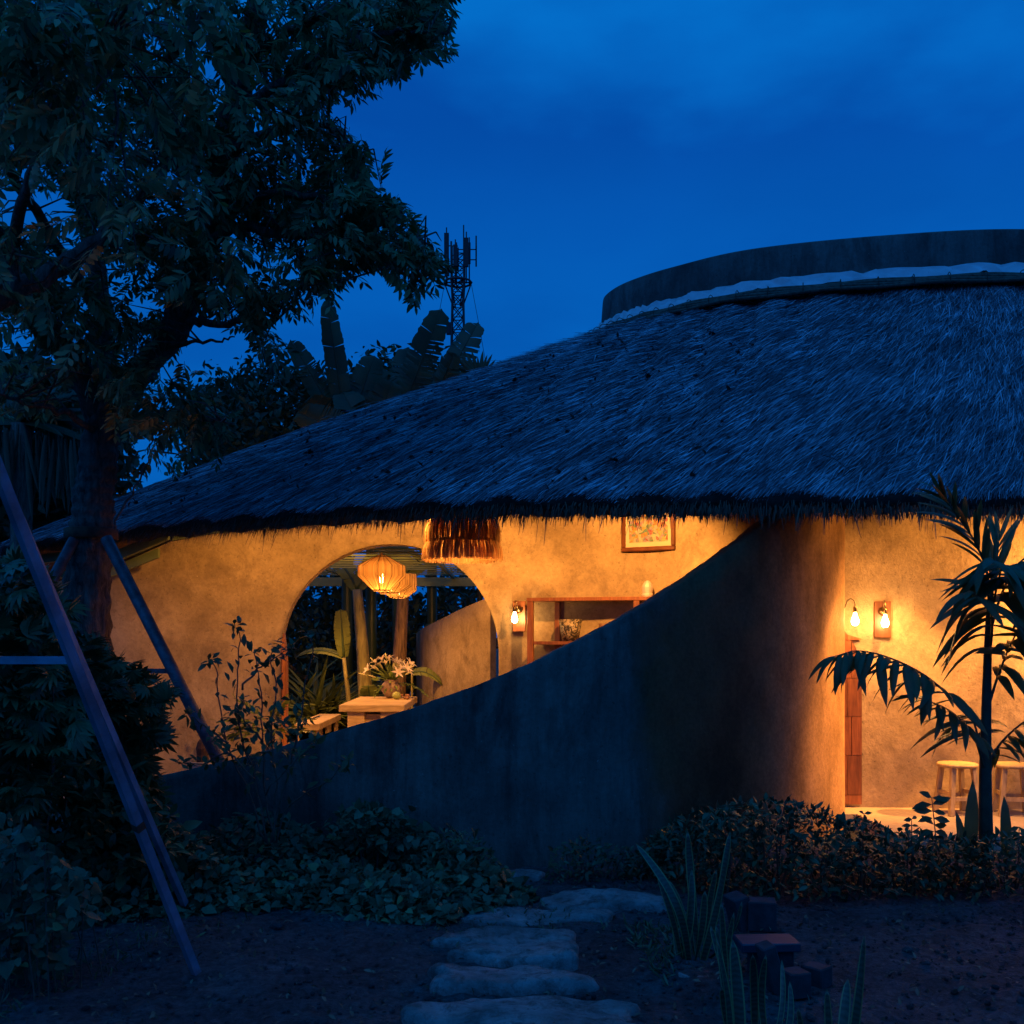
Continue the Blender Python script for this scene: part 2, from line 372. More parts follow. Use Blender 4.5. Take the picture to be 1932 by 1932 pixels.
def pinnate_t(n=7, L=1.0, ll=0.36, lw=0.17, sag=0.35, hang=0.6, seed=0):
    q = np.random.default_rng(seed); parts = []
    def rp(t): return np.array((0, t * L, -sag * t * t))
    pts = [rp(t) for t in np.linspace(0, 1, 5)]
    V = []; T = []
    for i, p in enumerate(pts): V += [p + (-.008, 0, 0), p + (.008, 0, 0)]
    for i in range(4): T += [(2*i, 2*i+1, 2*i+3), (2*i, 2*i+3, 2*i+2)]
    parts.append((np.array(V), np.array(T)))
    lv, lt = leaf_t(lw, .03, .12)
    for i in range(n):
        t = 0.22 + 0.72 * i / (n - 1)
        for sgn in (-1, 1):
            d = (sgn * (0.9 + q.normal(0, .1)), 0.55 + q.normal(0, .1), -hang + q.normal(0, .18))
            parts.append((xf(lv, rp(t), d, (0.2 * sgn + q.normal(0,.2), 0.3, 1), ll * (0.75 + 0.5 * math.sin(math.pi * (i + 1.2) / (n + 1)))), lt))
    parts.append((xf(lv, rp(1), (0, 1, -hang * .8), (0, 0.3, 1), ll), lt))
    return merge(parts)
def lobed_t(n=7, spread=2.2, lw=0.12):
    """hand shaped leaf of long lobes"""
    parts = []; lv, lt = leaf_t(lw, .02, .18)
    for i in range(n):
        a = (i / (n - 1) - .5) * spread; parts.append((xf(lv, (0,0,0), (math.sin(a), math.cos(a), -.15), (0, 0, 1), 1 - .35 * abs(a) / spread * 2), lt))
    return merge(parts)
def frames(yd, zd):
    y = yd / (np.linalg.norm(yd, axis=1, keepdims=True) + 1e-9); x = np.cross(y, zd); x /= np.linalg.norm(x, axis=1, keepdims=True) + 1e-9; z = np.cross(x, y)
    return np.stack([x, y, z], axis=1)
def place(name, tmpls, pos, yd, zd, sc, mat, parent=None, **k):
    """pos, yd, zd: (N,3); sc: (N,)  -> one mesh"""
    N = len(pos); M = frames(yd, zd); Vs = []; Ts = []; b = 0
    which = rng.integers(0, len(tmpls), N)
    for ti, (V, T) in enumerate(tmpls):
        ix = np.where(which == ti)[0]
        if len(ix) == 0: continue
        W_ = np.einsum('vi,nij->nvj', V, M[ix]) * sc[ix, None, None] + pos[ix, None, :]
        Vs.append(W_.reshape(-1, 3)); Ts.append((T[None] + (np.arange(len(ix)) * len(V))[:, None, None]).reshape(-1, 3) + b); b += len(ix) * len(V)
    return mesh_np(name, np.vstack(Vs), np.vstack(Ts), mat, parent, **k)
def rdir(n, up=0.0, spread=1.0):
    d = rng.normal(0, 1, (n, 3)) * spread; d[:, 2] += up; return d / np.linalg.norm(d, axis=1, keepdims=True)
LEAF = leaf_t(); LEAFN = leaf_t(0.13, .03, .22); HEART = heart_t()
PIN = [pinnate_t(seed=i, hang=h, sag=s, n=k) for i, (h, s, k) in enumerate([(.5,.3,6),(.9,.5,7),(.3,.25,6),(.7,.6,5)])]
LOBE = [lobed_t(7), lobed_t(9, 2.8, .1)]

def in_poly(x, y, poly):
    ins = np.zeros(len(x), bool); j = len(poly) - 1
    for i in range(len(poly)):
        xi, yi = poly[i]; xj, yj = poly[j]
        c = ((yi > y) != (yj > y)) & (x < (xj - xi) * (y - yi) / (yj - yi + 1e-12) + xi); ins ^= c; j = i
    return ins
def sample_poly(poly, n):
    xs = [p[0] for p in poly]; ys = [p[1] for p in poly]; X = []; Y = []; c = 0
    while c < n:
        x = rng.uniform(min(xs), max(xs), n * 3); y = rng.uniform(min(ys), max(ys), n * 3); m = in_poly(x, y, poly)
        X.append(x[m]); Y.append(y[m]); c += m.sum()
    return np.concatenate(X)[:n], np.concatenate(Y)[:n]
def unproj(x, y, D): return np.stack([(x - 966) * D / F, D, EYE - (y - HORIZON) * D / F], axis=1)

# ================================================================== THE SETTING
GZ = -0.12
def hillocks(x, y): return 0.018*np.sin(x*2.1+1)*np.cos(y*1.7) + 0.012*np.sin(x*5.3+y*4.1) + 0.006*np.sin(x*11+2*y)*np.sin(y*9.)
# one ground sheet to the horizon, fine near the camera
def axis(a, b, n, far): 
    m = np.linspace(a, b, n); l = a - np.geomspace(.5, far, 14)[::-1]; h = b + np.geomspace(.5, far, 14); return np.concatenate([l, m, h])
gx = axis(-8, 8, 170, 800); gy = axis(1, 12, 130, 800)
GX, GY = np.meshgrid(gx, gy); fade = ((np.abs(GX) < 9) & (GY > 0) & (GY < 13))
GZZ = GZ + np.where(fade, hillocks(GX, GY) + rng.normal(0, .008, GX.shape), 0)
nx = len(gx); ii, jj = np.meshgrid(np.arange(nx-1), np.arange(len(gy)-1)); q = (jj*nx+ii).ravel()
T = np.concatenate([np.stack([q, q+1, q+nx+1], 1), np.stack([q, q+nx+1, q+nx], 1)])
mesh_np('ground', np.stack([GX.ravel(), GY.ravel(), GZZ.ravel()], 1), T, M_SOIL, smooth=True, kind='structure')
def gz(x, y): return GZ + float(hillocks(np.float64(x), np.float64(y)))

# ------------------------------------------------------------------ spiral garden wall in front of the house
# (px, distance, top y in the photograph) measured along the wall
SW = [(-330,10.9,1560),(-120,9.9,1545),(100,9.05,1512),(280,8.6,1470),(440,8.25,1434),(560,8.0,1401),(700,7.78,1362),(800,7.68,1330),(980,7.55,1262),(1100,7.6,1206),(1200,7.7,1154),
      (1300,7.88,1093),(1380,8.05,1037),(1440,8.2,991),(1500,8.42,938),(1550,8.72,850),(1578,9.0,830)]
pts = []
for px, D, ty in SW:
    p = P(px, ty, D); pts.append((p.x, p.y, p.z))
pts += [(3.005, 9.25, 3.15), (2.99, 9.5, 3.2), (2.9, 9.75, 3.2), (2.7, 10.0, 3.2)]
C = catmull(pts, 10)
SWC = np.array(C)
tan = np.gradient(SWC[:, :2], axis=0); tan /= np.linalg.norm(tan, axis=1, keepdims=True)
nrm = np.stack([tan[:, 1], -tan[:, 0]], 1)        # outwards (towards the garden)
TH = 0.15
mb = MB()
outer = []; inner = []
for i, (x, y, z) in enumerate(SWC):
    o2 = nrm[i]; wob = 0.006 * math.sin(i * .35)
    z = z + .003*math.sin(i*.9) + .002*math.sin(i*2.3+1); zs = np.linspace(GZ - .1, z, 14)
    outer.append([(x + o2[0]*wob*math.sin(k*1.3), y + o2[1]*wob*math.sin(k*1.3), zz) for k, zz in enumerate(zs)])
    inner.append([(x - o2[0]*TH, y - o2[1]*TH, zz) for zz in zs])
rows = []
for i in range(len(SWC)):
    o_, n_ = outer[i], inner[i]
    to = Vector(o_[-1]); ti = Vector(n_[-1])
    rim = [tuple(to.lerp(ti, .04) + Vector((0, 0, .007))), tuple(to.lerp(ti, .5) + Vector((0, 0, .010))), tuple(to.lerp(ti, .96) + Vector((0, 0, .007)))]
    rows.append(o_ + rim + n_[::-1])
mb.grid(rows, smooth=True)
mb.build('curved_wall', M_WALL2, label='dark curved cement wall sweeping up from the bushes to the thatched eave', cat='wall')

# ------------------------------------------------------------------ the house
house = empty('thatched_house', (0, 10, 0), label='round plastered house with a low sweeping thatched roof and round arched opening', cat='house')
# roof: rows of (eave point, ridge point) all the way round
ROOF = [((-5.95,12.0,2.64),(1.16,13.55,5.50)), ((-4.95,11.0,2.66),(1.20,13.25,5.46)), ((-4.03,10.3,2.67),(1.24,13.0,5.44)), ((-2.72,9.3,2.67),(1.33,12.8,5.42)),
        ((-1.66,8.74,2.68),(1.52,12.55,5.45)), ((-.28,8.16,2.68),(1.95,12.15,5.45)), ((.97,8.0,2.68),(2.65,11.75,5.45)), ((2.2,7.95,2.68),(3.73,11.35,5.45)),
        ((4.02,8.05,2.68),(5.5,11.05,5.45)), ((5.9,8.5,2.68),(7.1,11.3,5.45)), ((9.0,9.9,2.68),(8.5,12.4,5.45)), ((11.2,13.2,2.68),(9.3,14.2,5.45)),
        ((11.,18.,2.68),(8.6,16.6,5.45)), ((7,20.2,2.68),(5.8,18.0,5.45)), ((3.6,19,2.7),(3.1,17.0,5.4)), ((1.6,16.8,2.9),(1.75,15.4,5.45)),
        ((.2,14.2,3.5),(1.3,14.4,5.5)), ((-1.6,13.2,3.42),(1.18,14.0,5.5)), ((-3.4,12.8,3.12),(1.16,13.85,5.5)), ((-5.3,13.1,2.35),(1.15,13.72,5.5)), ((-6.2,12.7,2.35),(1.15,13.62,5.5))]
NR = len(ROOF)
cl = [tuple(a) + tuple(b) for a, b in ROOF]
CC = catmull([cl[-1]] + cl + [cl[0], cl[1]], 8)[8:8 + NR * 8]
CC = np.array(CC)                                    # (168,6)
def roof_pt(u, v):
    """u in rows (0..NR*8), v 0 eave .. 1 ridge; arrays"""
    u = np.asarray(u, float) % len(CC); i = np.floor(u).astype(int) % len(CC); j = (i + 1) % len(CC); f = (u - np.floor(u))[:, None]
    c = CC[i] * (1 - f) + CC[j] * f; v = np.asarray(v, float)[:, None]
    p = c[:, :3] * (1 - v) + c[:, 3:] * v
    p[:, 2] += 0.13 * np.sin(math.pi * v[:, 0]) * 1.0 + 0.02 * np.sin(u * 1.7 + v[:, 0] * 9)
    return p
nu, nv = len(CC), 24
U, V_ = np.meshgrid(np.arange(nu), np.linspace(0, 1, nv), indexing='ij')
G = roof_pt(U.ravel(), V_.ravel()).reshape(nu, nv, 3)
mb = MB()
cen = np.array([1.5, 13.0])
rows = []
for i in range(nu):
    top = [tuple(G[i, j]) for j in range(nv)]
    e0 = G[i, 0]; dirv = (CC[i, 3:5] - CC[i, :2]); dirv = dirv / np.linalg.norm(dirv)
    # thick butt of the eave, cut back underneath
    lip = [(e0[0] + dirv[0]*.03, e0[1] + dirv[1]*.03, e0[2] - .065), (e0[0] + dirv[0]*.16, e0[1] + dirv[1]*.16, e0[2] - .115)]
    und = []
    for t in (0.12, 0.3, 0.55, 0.8, 1.0):
        p = CC[i, :3] * (1 - t) + CC[i, 3:] * t; und.append((p[0], p[1], p[2] - .20 + .13 * math.sin(math.pi * t)))
    rows.append(und[::-1] + lip[::-1] + top)
rows.append(rows[0])
mb.grid(rows, smooth=True)
roof = mb.build('roof', M_DECK, house, label='thatch covered roof bed')
# ---- reeds: tens of thousands of loose strands
def strands(name, u, v, L, wdt, mat, jit, lift, parent, down=0.0, seed=3, lean=0.0, **k):
    q = np.random.default_rng(seed); N = len(u)
    p0 = roof_pt(u, v); pu = roof_pt(u + .05, v); pd = roof_pt(u, np.clip(v - .02, -1, 1)); pc = roof_pt(u, v + 0.0)
    pd = roof_pt(u, v - .02)
    d = pd - p0; d /= np.linalg.norm(d, axis=1, keepdims=True) + 1e-9            # downhill along the ruling
    s = pu - p0; s /= np.linalg.norm(s, axis=1, keepdims=True) + 1e-9
    n_ = np.cross(s, d); n_ /= np.linalg.norm(n_, axis=1, keepdims=True) + 1e-9
    n_ *= np.sign(n_[:, 2:3]); s = np.cross(n_, d)
    a = q.normal(0, 1, N) * jit + lean
    dd = d * np.cos(a)[:, None] + s * np.sin(a)[:, None]; dd[:, 2] -= down; dd /= np.linalg.norm(dd, axis=1, keepdims=True)
    ss = np.cross(n_, dd); ss /= np.linalg.norm(ss, axis=1, keepdims=True)
    b = q.normal(0, .038, N)[:, None] * L[:, None]
    lf = lift * q.uniform(.3, 1.3, N)[:, None]
    base = p0 + n_ * (q.uniform(-.01, .022, N)[:, None]); m1 = base + dd * (L * .5)[:, None] + n_ * lf * .7 + ss * b * .3; tip = base + dd * L[:, None] + n_ * lf * .55 + ss * b
    tw = q.normal(0, .6, N)[:, None]; wv = (ss * np.cos(tw) + n_ * np.sin(tw)) * wdt[:, None] * .5
    V = np.stack([base - wv, base + wv, m1 - wv, m1 + wv, tip - wv*.5, tip + wv*.5], 1).reshape(-1, 3)
    t = np.array([(0,1,3),(0,3,2),(2,3,5),(2,5,4)]); T = (t[None] + (np.arange(N)*6)[:, None, None]).reshape(-1, 3)
    return mesh_np(name, V, T, mat, parent, **k)
# the visible front: rows 0..10 (index 0..80)
def samp(n, u0, u1, v0=0.0, v1=1.0, seed=1):
    q = np.random.default_rng(seed); U = q.uniform(u0, u1, n*4); V = q.uniform(v0, v1, n*4)
    i = np.floor(U).astype(int) % nu; j = (i+1) % nu
    w = np.linalg.norm((CC[j,:3]-CC[i,:3])*(1-V[:,None]) + (CC[j,3:]-CC[i,3:])*V[:,None], axis=1) * np.linalg.norm(CC[i,3:]-CC[i,:3], axis=1)
    keep = q.uniform(0, w.max(), len(U)) < w; return U[keep][:n], V[keep][:n]
u, v = samp(190000, -2, 78, 0.0, 1.0, 11)
xx = roof_pt(u, v)[:, 0]
jit = np.interp(xx, [-4, -1, 2, 3.5, 5.5], [.04, .055, .085, .13, .24])
L = rng.uniform(.12, .40, len(u)); w = rng.uniform(.0032, .0070, len(u))
rl = np.linalg.norm(CC[np.floor(u).astype(int) % nu, 3:] - CC[np.floor(u).astype(int) % nu, :3], axis=1); v = np.maximum(v, (L * rng.uniform(.75, 1.0, len(u)) - .01) / rl)
strands('thatch', u, v, L, w, M_THATCH, jit, .019, house, lean=np.interp(xx, [-4, -1.5, 0.5, 3.2, 4.4, 5.5], [-.02, -.14, -.36, -.42, -.12, .05]), kind='stuff', label='loose layered reed thatch')
u, v = samp(16000, 78, 166, 0, 1, 12)
strands('thatch', u, v, rng.uniform(.2,.5,len(u)), rng.uniform(.008,.016,len(u)), M_THATCH, np.full(len(u), .25), .035, house, kind='stuff', seed=5)
# stray stalks that stand proud
u, v = samp(260, 0, 78, 0.05, .98, 14)
strands('stray_reeds', u, v, rng.uniform(.15,.4,len(u)), rng.uniform(.005,.008,len(u)), M_THATCH, np.full(len(u), 0.7), .07, house, kind='stuff', seed=6)
# ragged dark eave
def eave(n, v0, L0, L1, down, seed, mat, out_=0.0, dz=0.0, name='eave_fringe', sx=0.35):
    q = np.random.default_rng(seed); u = q.uniform(-6, 84, n); 
    i = np.floor(u).astype(int) % nu; j = (i+1) % nu; f = (u-np.floor(u))[:,None]; c = CC[i]*(1-f)+CC[j]*f
    dirv = c[:,:3]-c[:,3:]; dirv /= np.linalg.norm(dirv, axis=1, keepdims=True)
    hd = dirv.copy(); hd[:,2]=0; hd /= np.linalg.norm(hd,axis=1,keepdims=True)
    inw = q.uniform(0, v0, n)[:,None]
    base = c[:,:3] - hd*inw; base[:,2] += dz - .02 - q.uniform(0,.075,n)
    clump = .5 + .5*np.sin(u*9.1) * np.sin(u*3.7+1) + q.normal(0,.25,n)
    L = q.uniform(L0, L1, n) * np.clip(.55 + .6*clump, .3, 1.5)
    d = dirv*.55 + np.array([0,0,-down]) + q.normal(0,.20,(n,3)); d /= np.linalg.norm(d,axis=1,keepdims=True)
    side = np.cross(d, hd); side /= np.linalg.norm(side,axis=1,keepdims=True)+1e-9
    w = q.uniform(.004,.009,n)[:,None]*side*.5
    mid = base + d*(L*.55)[:,None]; tip = base + d*L[:,None] + np.array([0,0,-1])*(L*.12)[:,None]
    V = np.stack([base-w,base+w,mid-w,mid+w,tip-w*.4,tip+w*.4],1).reshape(-1,3); t = np.array([(0,1,3),(0,3,2),(2,3,5),(2,5,4)])
    T = (t[None]+(np.arange(n)*6)[:,None,None]).reshape(-1,3)
    mesh_np(name, V, T, mat, house, kind='stuff')
eave(15000, .22, .04, .115, .75, 21, M_THATCHD)
eave(700, .10, .12, .22, .85, 22, M_THATCHD, name='long_eave_strands')
# dead leaves caught on the lower slope
u, v = samp(900, 4, 52, .02, .75, 31); p_ = roof_pt(u, v); p_[:,2] += .035; ROOF_LEAVES = p_
# ---- parapet ring round the open court, plastic sheet and reed roll at its foot
RP = [(1.62,14.6),(1.28,14.0),(1.19,13.4),(1.24,13.05),(1.46,12.65),(1.92,12.18),(2.72,11.62),(4.1,11.22),(5.5,11.05),(7.1,11.3),(8.4,12.3),(9.2,14.2),(8.5,16.5),(5.8,17.9),(3.1,16.9),(2.1,15.5)]
RC = np.array(catmull([RP[-1]] + RP + [RP[0], RP[1]], 12)[12:12 + len(RP)*12]); nrp = len(RC)
cx, cy_ = RC.mean(0)
tn = np.roll(RC, -1, 0) - np.roll(RC, 1, 0); tn /= np.linalg.norm(tn, axis=1, keepdims=True); on = np.stack([tn[:,1], -tn[:,0]], 1)
if ((RC + on*.1 - [cx, cy_])**2).sum() < ((RC - [cx, cy_])**2).sum(): on = -on
ZT = 6.0
mb = MB(); rows = []
for i in range(nrp + 1):
    k_ = i % nrp; x, y = RC[k_]; o_ = on[k_]
    rows.append([(x+o_[0]*.06, y+o_[1]*.06, 5.0), (x+o_[0]*.05, y+o_[1]*.05, 5.3), (x+o_[0]*.02, y+o_[1]*.02, 5.7), (x, y, ZT-.02), (x-o_[0]*.02, y-o_[1]*.02, ZT), (x-o_[0]*.20, y-o_[1]*.20, ZT-.01), (x-o_[0]*.21, y-o_[1]*.21, 5.0)])
mb.grid(rows); mb.build('parapet', M_PARA, house, label='dark cement parapet ring above the thatch')
# closed court roof slab just under the rim, seen by nobody below but shutting the court
mb = MB(); rows = []; q = np.random.default_rng(9)
for i in range(nrp + 1):
    k_ = i % nrp; x, y = RC[k_]; o_ = on[k_]; s = i / nrp * 60
    j0 = .012 * math.sin(s*5.1) + .01 * math.sin(s*11.7) ; j1 = .018 * math.sin(s*3.3+1)
    r_ = []
    for t, (off, z) in enumerate([(.058, 5.60), (.085, 5.575), (.12, 5.54), (.16, 5.485), (.20, 5.43)]):
        wr = .016 * math.sin(s*9.7 + t*1.4) * (t > 0) + .012*math.sin(s*23 + t*3) + .010*math.sin(s*41+t*2.2)*(t>0)
        r_.append((x+o_[0]*(off+wr), y+o_[1]*(off+wr), z + j0*.6 + wr*.8 + (j1 if t >= 3 else 0)))
    rows.append(r_)
mb.grid(rows); mb.build('plastic_sheet', M_PLAST, house, label='pale crumpled plastic sheet flashing')
for r_i, (off, z, rad) in enumerate([(.215, 5.425, .024), (.245, 5.40, .026), (.275, 5.37, .024), (.305, 5.34, .022)]):
    mb = MB(); pth = []
    for i in range(nrp + 1):
        k_ = i % nrp; x, y = RC[k_]; o_ = on[k_]; pth.append((x+o_[0]*off, y+o_[1]*off, z + .008*math.sin(i*.7+r_i)))
    mb.tube(pth, rad, 6, cap=False); mb.build('reed_roll', M_REED, house)
mb = MB()
for i in range(2, nrp, 3):
    x, y = RC[i]; o_ = on[i]; c = Vector((x+o_[0]*.26, y+o_[1]*.26, 5.385)); t = Vector((tn[i][0], tn[i][1], 0)); oo = Vector((o_[0], o_[1], 0))
    mb.tube([c + (oo*math.cos(a)*.075 + Vector((0,0,1))*math.sin(a)*.070) for a in np.linspace(0, 2*math.pi, 11)], .005, 4, cap=False)
mb.build('reed_ties', M_STEM, house, kind='stuff')

# ---- main wall with the round opening
MW = [(-240,10.6),(-40,10.9),(200,11.2),(400,11.55),(600,11.7),(737,11.7),(860,11.62),(980,11.45),(1110,11.22),(1230,10.95),(1330,10.55),(1420,10.25),(1500,10.1)]
mwp = [((px-966)*D/F, D) for px, D in MW] + [(2.95, 9.98)]
mwc = np.array(catmull(mwp, 12)); sl = np.concatenate([[0], np.cumsum(np.linalg.norm(np.diff(mwc, axis=0), axis=1))])
def mwall(s):
    x = np.interp(s, sl, mwc[:,0]); y = np.interp(s, sl, mwc[:,1]); e = .02
    dx = np.interp(s+e, sl, mwc[:,0]) - np.interp(s-e, sl, mwc[:,0]); dy = np.interp(s+e, sl, mwc[:,1]) - np.interp(s-e, sl, mwc[:,1]); l = math.hypot(dx, dy); return x, y, dx/l, dy/l
def s_of_px(px):
    pr = mwc[:,0] / mwc[:,1] * F + 966; return float(np.interp(px, pr, sl))
TOPZ = lambda s: float(np.interp(s, [s_of_px(p) for p in (-240, 80, 205, 320, 400, 600, 700, 800, 1000, 1330)], [2.1, 2.15, 2.33, 2.65, 2.75, 2.87, 2.95, 3.1, 3.4, 3.5]))
sc_ = s_of_px(737.5); zc_ = 1.40; rc_ = 1.25; WT = 0.26
def wall_faces(front=True):
    """grids in (s,z): left part, ring round the hole, right part"""
    rows_all = []
    sL, sR = sc_ - 1.45, sc_ + 1.45
    def sz(s, t): return (s, GZ + (TOPZ(s) - GZ) * t)
    for a, b_, n_ in ((0.0, sL, 40), (sR, sl[-1], 60)):
        rows_all.append([[sz(s, t) for t in np.linspace(0, 1, 12)] for s in np.linspace(a, b_, n_)])
    ring = []; NA = 112
    for k_ in range(NA + 1):
        a = 2*math.pi*k_/NA; c, s_ = math.cos(a), math.sin(a); p0 = (sc_ + rc_*c, zc_ + rc_*s_)
        if s_ < 0: tj = min(rc_/max(abs(c),1e-6), (zc_-.0)/abs(s_)); p0 = (sc_ + tj*c, zc_ + tj*s_)
        # boundary of the box
        best = 1e9
        if c > 1e-6: best = min(best, (sR - sc_)/c)
        if c < -1e-6: best = min(best, (sL - sc_)/c)
        if s_ > 1e-6:
            t = (TOPZ(sc_) - zc_)/s_
            for _ in range(6): t = (TOPZ(sc_ + t*c) - zc_)/s_
            best = min(best, t)
        if s_ < -1e-6: best = min(best, (GZ - zc_)/s_)
        p1 = (sc_ + best*c, zc_ + best*s_)
        ring.append([(p0[0]*(1-t) + p1[0]*t, p0[1]*(1-t) + p1[1]*t) for t in (0, .2, .5, 1)])
    rows_all.append(ring); return rows_all, ring
mb = MB(); allr, ring = wall_faces()
def wpt(s, z, off):
    x, y, dx, dy = mwall(s); return (x - dy*off, y + dx*off, z)         # off>0 = away from the camera
for off in (0, WT):
    for r_ in allr: mb.grid([[wpt(s, z, off) for s, z in row] for row in r_])
mb.grid([[wpt(row[0][0], row[0][1], o_) for o_ in (0, WT*.5, WT)] for row in ring])               # reveal of the opening
mb.grid([[wpt(s, TOPZ(s), o_) for o_ in (0, WT)] for s in np.linspace(0, sl[-1], 120)])
main_wall = mb.build('main_wall', M_WALL, house, weld=True, label='lamplit ochre plaster wall with a round opening')
# sage green wall plate just under the thatch and rafter boards at the left end
mb = MB()
mb.grid([[wpt(s, TOPZ(s)+.005, -.05), wpt(s, TOPZ(s)+.055, -.05), wpt(s, TOPZ(s)+.055, .12)] for s in np.linspace(s_of_px(325), s_of_px(760), 40)])
mb.grid([[wpt(s, TOPZ(s)+.005, -.05), wpt(s, TOPZ(s)+.005, .10)] for s in np.linspace(s_of_px(325), s_of_px(760), 40)])
mb.build('wall_plate', M_GREEN, house)
for (a, b_, h) in [((190,1072,10.9),(318,1018,10.7),.11),((205,1090,11.05),(300,1052,11.05),.10),((60,1066,12.0),(205,1045,11.0),.10),((110,1092,12.3),(215,1068,11.1),.07)]:
    mb = MB(); p0, p1 = P(*a), P(*b_); d = (p1-p0).normalized(); sd_ = Vector((d.y, -d.x, 0)).normalized()*.03; u_ = Vector((0,0,h))
    mb.add([p0-sd_, p1-sd_, p1-sd_+u_, p0-sd_+u_, p0+sd_, p1+sd_, p1+sd_+u_, p0+sd_+u_], [(0,1,2,3),(5,4,7,6),(4,0,3,7),(1,5,6,2),(3,2,6,7),(4,5,1,0)])
    mb.build('rafter_board', M_GREEN, house)
# bamboo rafters under the thatch (front bays)
for k_, ui in enumerate(range(2, 80, 4)):
    c = CC[ui]; a = Vector(c[:3]).lerp(Vector(c[3:]), .06) + Vector((0,0,-.20)); b_ = Vector(c[:3]).lerp(Vector(c[3:]), .95) + Vector((0,0,-.22))
    m_ = a.lerp(b_, .5) + Vector((0,0,.10)); mb = MB(); mb.tube([a, m_, b_], .035, 6); mb.build('rafter', M_WOODR, house)
# underside lining of split reed
mb = MB(); rows = []
for i in range(nu + 1):
    c = CC[i % nu]; r_ = []
    for t in np.linspace(.05, 1, 8):
        p = c[:3]*(1-t) + c[3:]*t; r_.append((p[0], p[1], p[2] - .225 + .13*math.sin(math.pi*t)))
    rows.append(r_)
mb.grid(rows); mb.build('roof_lining', M_UNDER, house)
# round shutter leaf folded into the left of the opening
mb = MB()
mb.grid([[wpt(sc_-rc_+.004, z, .02), wpt(sc_-rc_+.055-.03*max(0,(z-1.3))/.33, z, .03), wpt(sc_-rc_+.055-.03*max(0,(z-1.3))/.33, z, .24), wpt(sc_-rc_+.004, z, .25)] for z in np.linspace(0,1.63,18)])
mb.build('opening_lining', M_WOODR, house, label='reddish wooden board lining the left jamb of the opening')

# ---- right hand back wall with the plank door
bw = catmull([(2.3,9.66),(2.9,9.60),(3.5,9.56),(4.6,9.45),(6.2,9.36),(8.5,9.7),(9.8,11.5)], 14)
bw = np.array(bw); DX0, DX1 = 2.55, 3.268
mb = MB()
def bwy(x): return float(np.interp(x, bw[:,0], bw[:,1]))
mb.grid([[(x, y, z) for z in np.linspace(-.02, 3.55, 16)] for x, y in bw])
mb.grid([[(x, y+.2, z) for z in (-.02, 3.55)] for x, y in bw]); mb.grid([[(x, y, 3.55),(x, y+.2, 3.55)] for x, y in bw])
mb.build('back_wall', M_WALL, house, label='lamplit ochre plaster wall behind the stools')
# door: planks laid in rows, rounded head
door = empty('door', (2.9, 9.58, 0)); _fix(door, house); 
mb = MB(); arc = []
dc, hw, spr = (DX0+DX1)/2, (DX1-DX0)/2, 1.24
def head(x): t = (x-dc)/hw; return spr + .52*math.sqrt(max(0, 1-abs(t)**1.6))
xs = np.linspace(DX0, DX1, 25)
mb.grid([[(x, bwy(x)-.012, .03), (x, bwy(x)-.012, max(.04, head(x)))] for x in xs], smooth=False)
mb.grid([[(x, bwy(x)-.012, head(x)), (x, bwy(x)+.01, head(x))] for x in xs], smooth=False)
mb.build('door_panel', M_WOODD, door)
zr = [(.03,.115,1),(.12,.485,2),(.49,.845,2),(.85,1.205,2),(1.21,1.56,2),(1.565,1.80,2)]
for ri, (z0, z1, npk) in enumerate(zr):
    cuts = [2.56, 2.78, 3.03, 3.145, 3.262] if npk == 2 else [2.56, 3.262]
    if npk == 2: cuts = [c + ((-.02 if ri % 2 else .02) if 0 < i < 4 else 0) for i, c in enumerate(cuts)]
    for c0, c1 in zip(cuts[:-1], cuts[1:]):
        mb = MB(); a0, a1 = c0+.003, c1-.003; ta, tb = min(z1, head(a0)-.01), min(z1, head(a1)-.01)
        if max(ta, tb) < z0 + .03: continue
        ta = max(ta, z0+.01); tb = max(tb, z0+.01); y0, y1 = bwy(a0)-.035, bwy(a1)-.035+random.uniform(-.004,.004)
        mb.add([(a0,y0,z0),(a1,y1,z0),(a1,y1,tb),(a0,y0,ta),(a0,y0+.02,z0),(a1,y1+.02,z0),(a1,y1+.02,tb),(a0,y0+.02,ta)], [(0,1,2,3),(1,5,6,2),(4,0,3,7),(3,2,6,7),(4,5,1,0)])
        mb.build('plank', M_WOODR, door)
# ---- floors
mb = MB(); poly = [(x - n_[0]*.1, y - n_[1]*.1) for (x, y, z), n_ in zip(SWC[::3], nrm[::3]) if y < 9.2]
poly += [(3.1, 9.2), (3.1, 8.15), (6, 8.3), (9.5, 9.3), (10, 12), (3, 12), (2.5, 18.5), (-4.5, 18.5), (-6, 12)]
n0 = len(poly); mb.add([(x, y, 0.0) for x, y in poly] + [(x, y, -.2) for x, y in poly], [tuple(range(n0))] + [(i, (i+1) % n0, n0+(i+1) % n0, n0+i) for i in range(n0)])
mb.build('floor', M_FLOOR, kind='structure')

# ================================================================== LAMPS
def point(name, loc, e, rad=0.05, col=WARM, parent=None):
    l = bpy.data.lights.new(name, 'POINT'); l.energy = e; l.color = col; l.shadow_soft_size = rad
    o = bpy.data.objects.new(name, l); COL.objects.link(o); o.location = loc; _fix(o, parent); return o
def spot(name, loc, target, e, ang, blend=.6, rad=.06, col=WARM, parent=None):
    l = bpy.data.lights.new(name, 'SPOT'); l.energy = e; l.color = col; l.shadow_soft_size = rad; l.spot_size = R(ang); l.spot_blend = blend
    o = bpy.data.objects.new(name, l); COL.objects.link(o); o.location = loc
    o.rotation_euler = (Vector(target) - Vector(loc)).to_track_quat('-Z', 'Y').to_euler(); _fix(o, parent); return o

